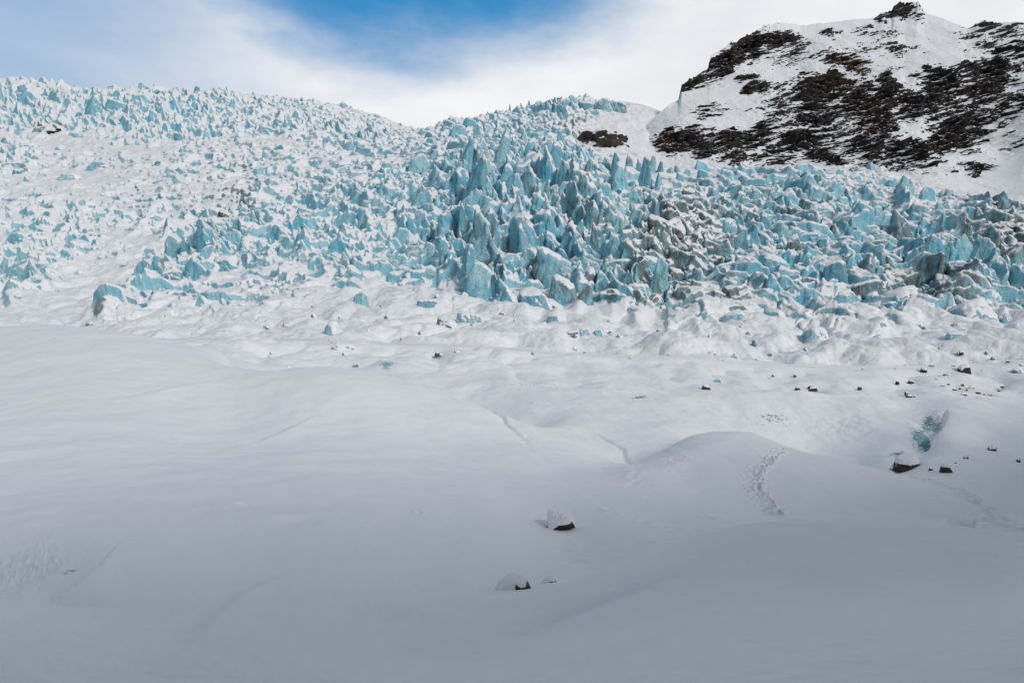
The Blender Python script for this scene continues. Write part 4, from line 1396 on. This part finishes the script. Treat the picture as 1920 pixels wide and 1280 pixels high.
buried(967, 1083, 1105, 62, 31, 'rounded snow covered boulder below the lone block, rock showing at its lower right', 0.10)
buried(1031, 1084, 1095, 30, 32, 'small half buried rock just right of the snow covered rounded boulder', 0.05)
boulder(1125, 228, 276, 126, 33, 'wide dark rock outcrop between the glacier crest and the snow saddle', True, 'rock outcrops in the ice', 5, 0.75, 'rock_outcrop', 'rock outcrop', M_CRAG)
boulder(1238, 244, 272, 30, 34, 'small dark rock rib on the snow slope right of the wide outcrop', False, 'rock outcrops in the ice', 4, 0.75, 'rock_outcrop', 'rock outcrop', M_CRAG)
boulder(92, 238, 252, 34, 35, 'little dark body standing for a shaded cavity in the upper left ice', False, 'rock outcrops in the ice', 4, 0.75, 'rock_outcrop', 'rock outcrop', M_CRAG)  # dark body put where the ice has a shaded cavity
boulder(1865, 372, 400, 74, 36, 'low black rock outcrop at the right end of the icefall', False, 'rock outcrops in the ice', 4, 0.75, 'rock_outcrop', 'rock outcrop', M_CRAG)


def rz(X_, Yc, w_, h_):
    return (1280 + X_ / 3.0, 660 + (Yc - h_ / 2) / 3.0, 660 + (Yc + h_ / 2) / 3.0, w_ / 3.0)


NEARR = [((1282, 630, 155, 62), 'wide flat boulder under a thick snow lid beside the ice hollow', 41),
         ((1500, 663, 75, 44), 'bare dark brown angular boulder right of the wide snow lidded one', 42),
         ((1400, 660, 28, 20), 'fist-like little rock between the wide snow lidded boulder and the bare brown one', 43),
         ((1895, 610, 30, 24), 'small pointed dark rock at the right edge of the picture', 44),
         ((1600, 592, 36, 26), 'small dark rock above and right of the bare brown boulder', 45),
         ((1750, 545, 54, 30), 'cluster-like broken rock with snow on top, left of the pointed edge rock', 46),
         ((1535, 622, 14, 9), 'tiny stone just above the bare brown boulder', 47)]
for (a_, lb, sd_) in NEARR:
    u, t_, b_, w_ = rz(*a_)
    boulder(u, t_, b_, w_, sd_, lb, w_ > 11)
FAR = [(1597, 98, 66, 38), (1362, 100, 38, 20), (1440, 158, 26, 15), (1475, 130, 20, 12), (1505, 138, 30, 18), (1270, 232, 26, 18), (1282, 250, 35, 10), (1310, 252, 15, 8), (1535, 214, 26, 12),
       (1588, 243, 36, 18), (1628, 202, 36, 15), (1580, 185, 20, 9), (1620, 238, 13, 8), (1668, 228, 26, 7), (1540, 254, 20, 8), (1735, 240, 22, 7), (1470, 193, 26, 9), (1498, 183, 14, 11),
       (1210, 172, 20, 13), (1290, 168, 32, 9), (1400, 212, 22, 6), (1365, 238, 13, 6), (1000, 202, 24, 11), (828, 182, 16, 9), (738, 208, 48, 16), (718, 196, 20, 12), (652, 205, 30, 12), (135, 198, 46, 20),
       (1058, 104, 14, 8), (1016, 100, 14, 9), (635, 133, 20, 7), (795, 47, 20, 8), (407, 42, 24, 8), (1572, 5, 36, 12), (1388, 37, 30, 9), (1405, 80, 28, 7), (1835, 56, 22, 9), (1800, 195, 18, 7),
       (1780, 215, 14, 6), (1700, 238, 12, 6), (1655, 256, 14, 6), (1600, 212, 12, 7), (1562, 204, 12, 6), (508, 133, 14, 6), (1240, 100, 14, 5), (1195, 96, 12, 5), (1524, 78, 20, 6), (1820, 68, 12, 6),
       (1032, 290, 10, 6), (170, 10, 55, 14), (695, 220, 14, 7)]
FAR.sort(key=lambda t: -t[2] * t[3])
used_lb = {}
FARN = ['the right rock scatter', 'the middle snow shelf', 'the left snow shelf', 'the snow below the upright ice block']
fb = {}
for r_ in FAR:
    u = r_[0]
    z_ = 0 if u > 1420 else (1 if u > 900 else (2 if u > 450 else 3))
    up = 'upper' if r_[1] < 150 else 'lower'
    fb.setdefault((z_, up), []).append(r_)
rank = ['leftmost', 'second', 'third', 'fourth', 'fifth', 'sixth', 'seventh', 'eighth', 'ninth', 'tenth', 'eleventh', 'twelfth', 'thirteenth', 'fourteenth', 'fifteenth', 'sixteenth', 'seventeenth',
        'eighteenth', 'nineteenth', 'twentieth', 'twenty-first', 'twenty-second', 'twenty-third', 'twenty-fourth']
sdn = 60
LOWHIGH = {"upper": "high", "lower": "low"}
for (z_, up), lst in fb.items():
    lst.sort(key=lambda t: t[0])
    for k, r_ in enumerate(lst):
        u, t_, b_, w_ = rz(*r_)
        sdn += 1
        where = rank[k] + (' from left' if k else '')
        size = 'dark boulder' if r_[2] > 30 else ('small dark rock' if r_[2] > 16 else 'tiny dark stone')
        boulder(u, t_ - 1, b_, w_ * 1.1, sdn, f'{size} {LOWHIGH[up]} in {FARN[z_]}, {where}', w_ > 9, sub=3)

print('script done', round(time.time() - T00, 1))
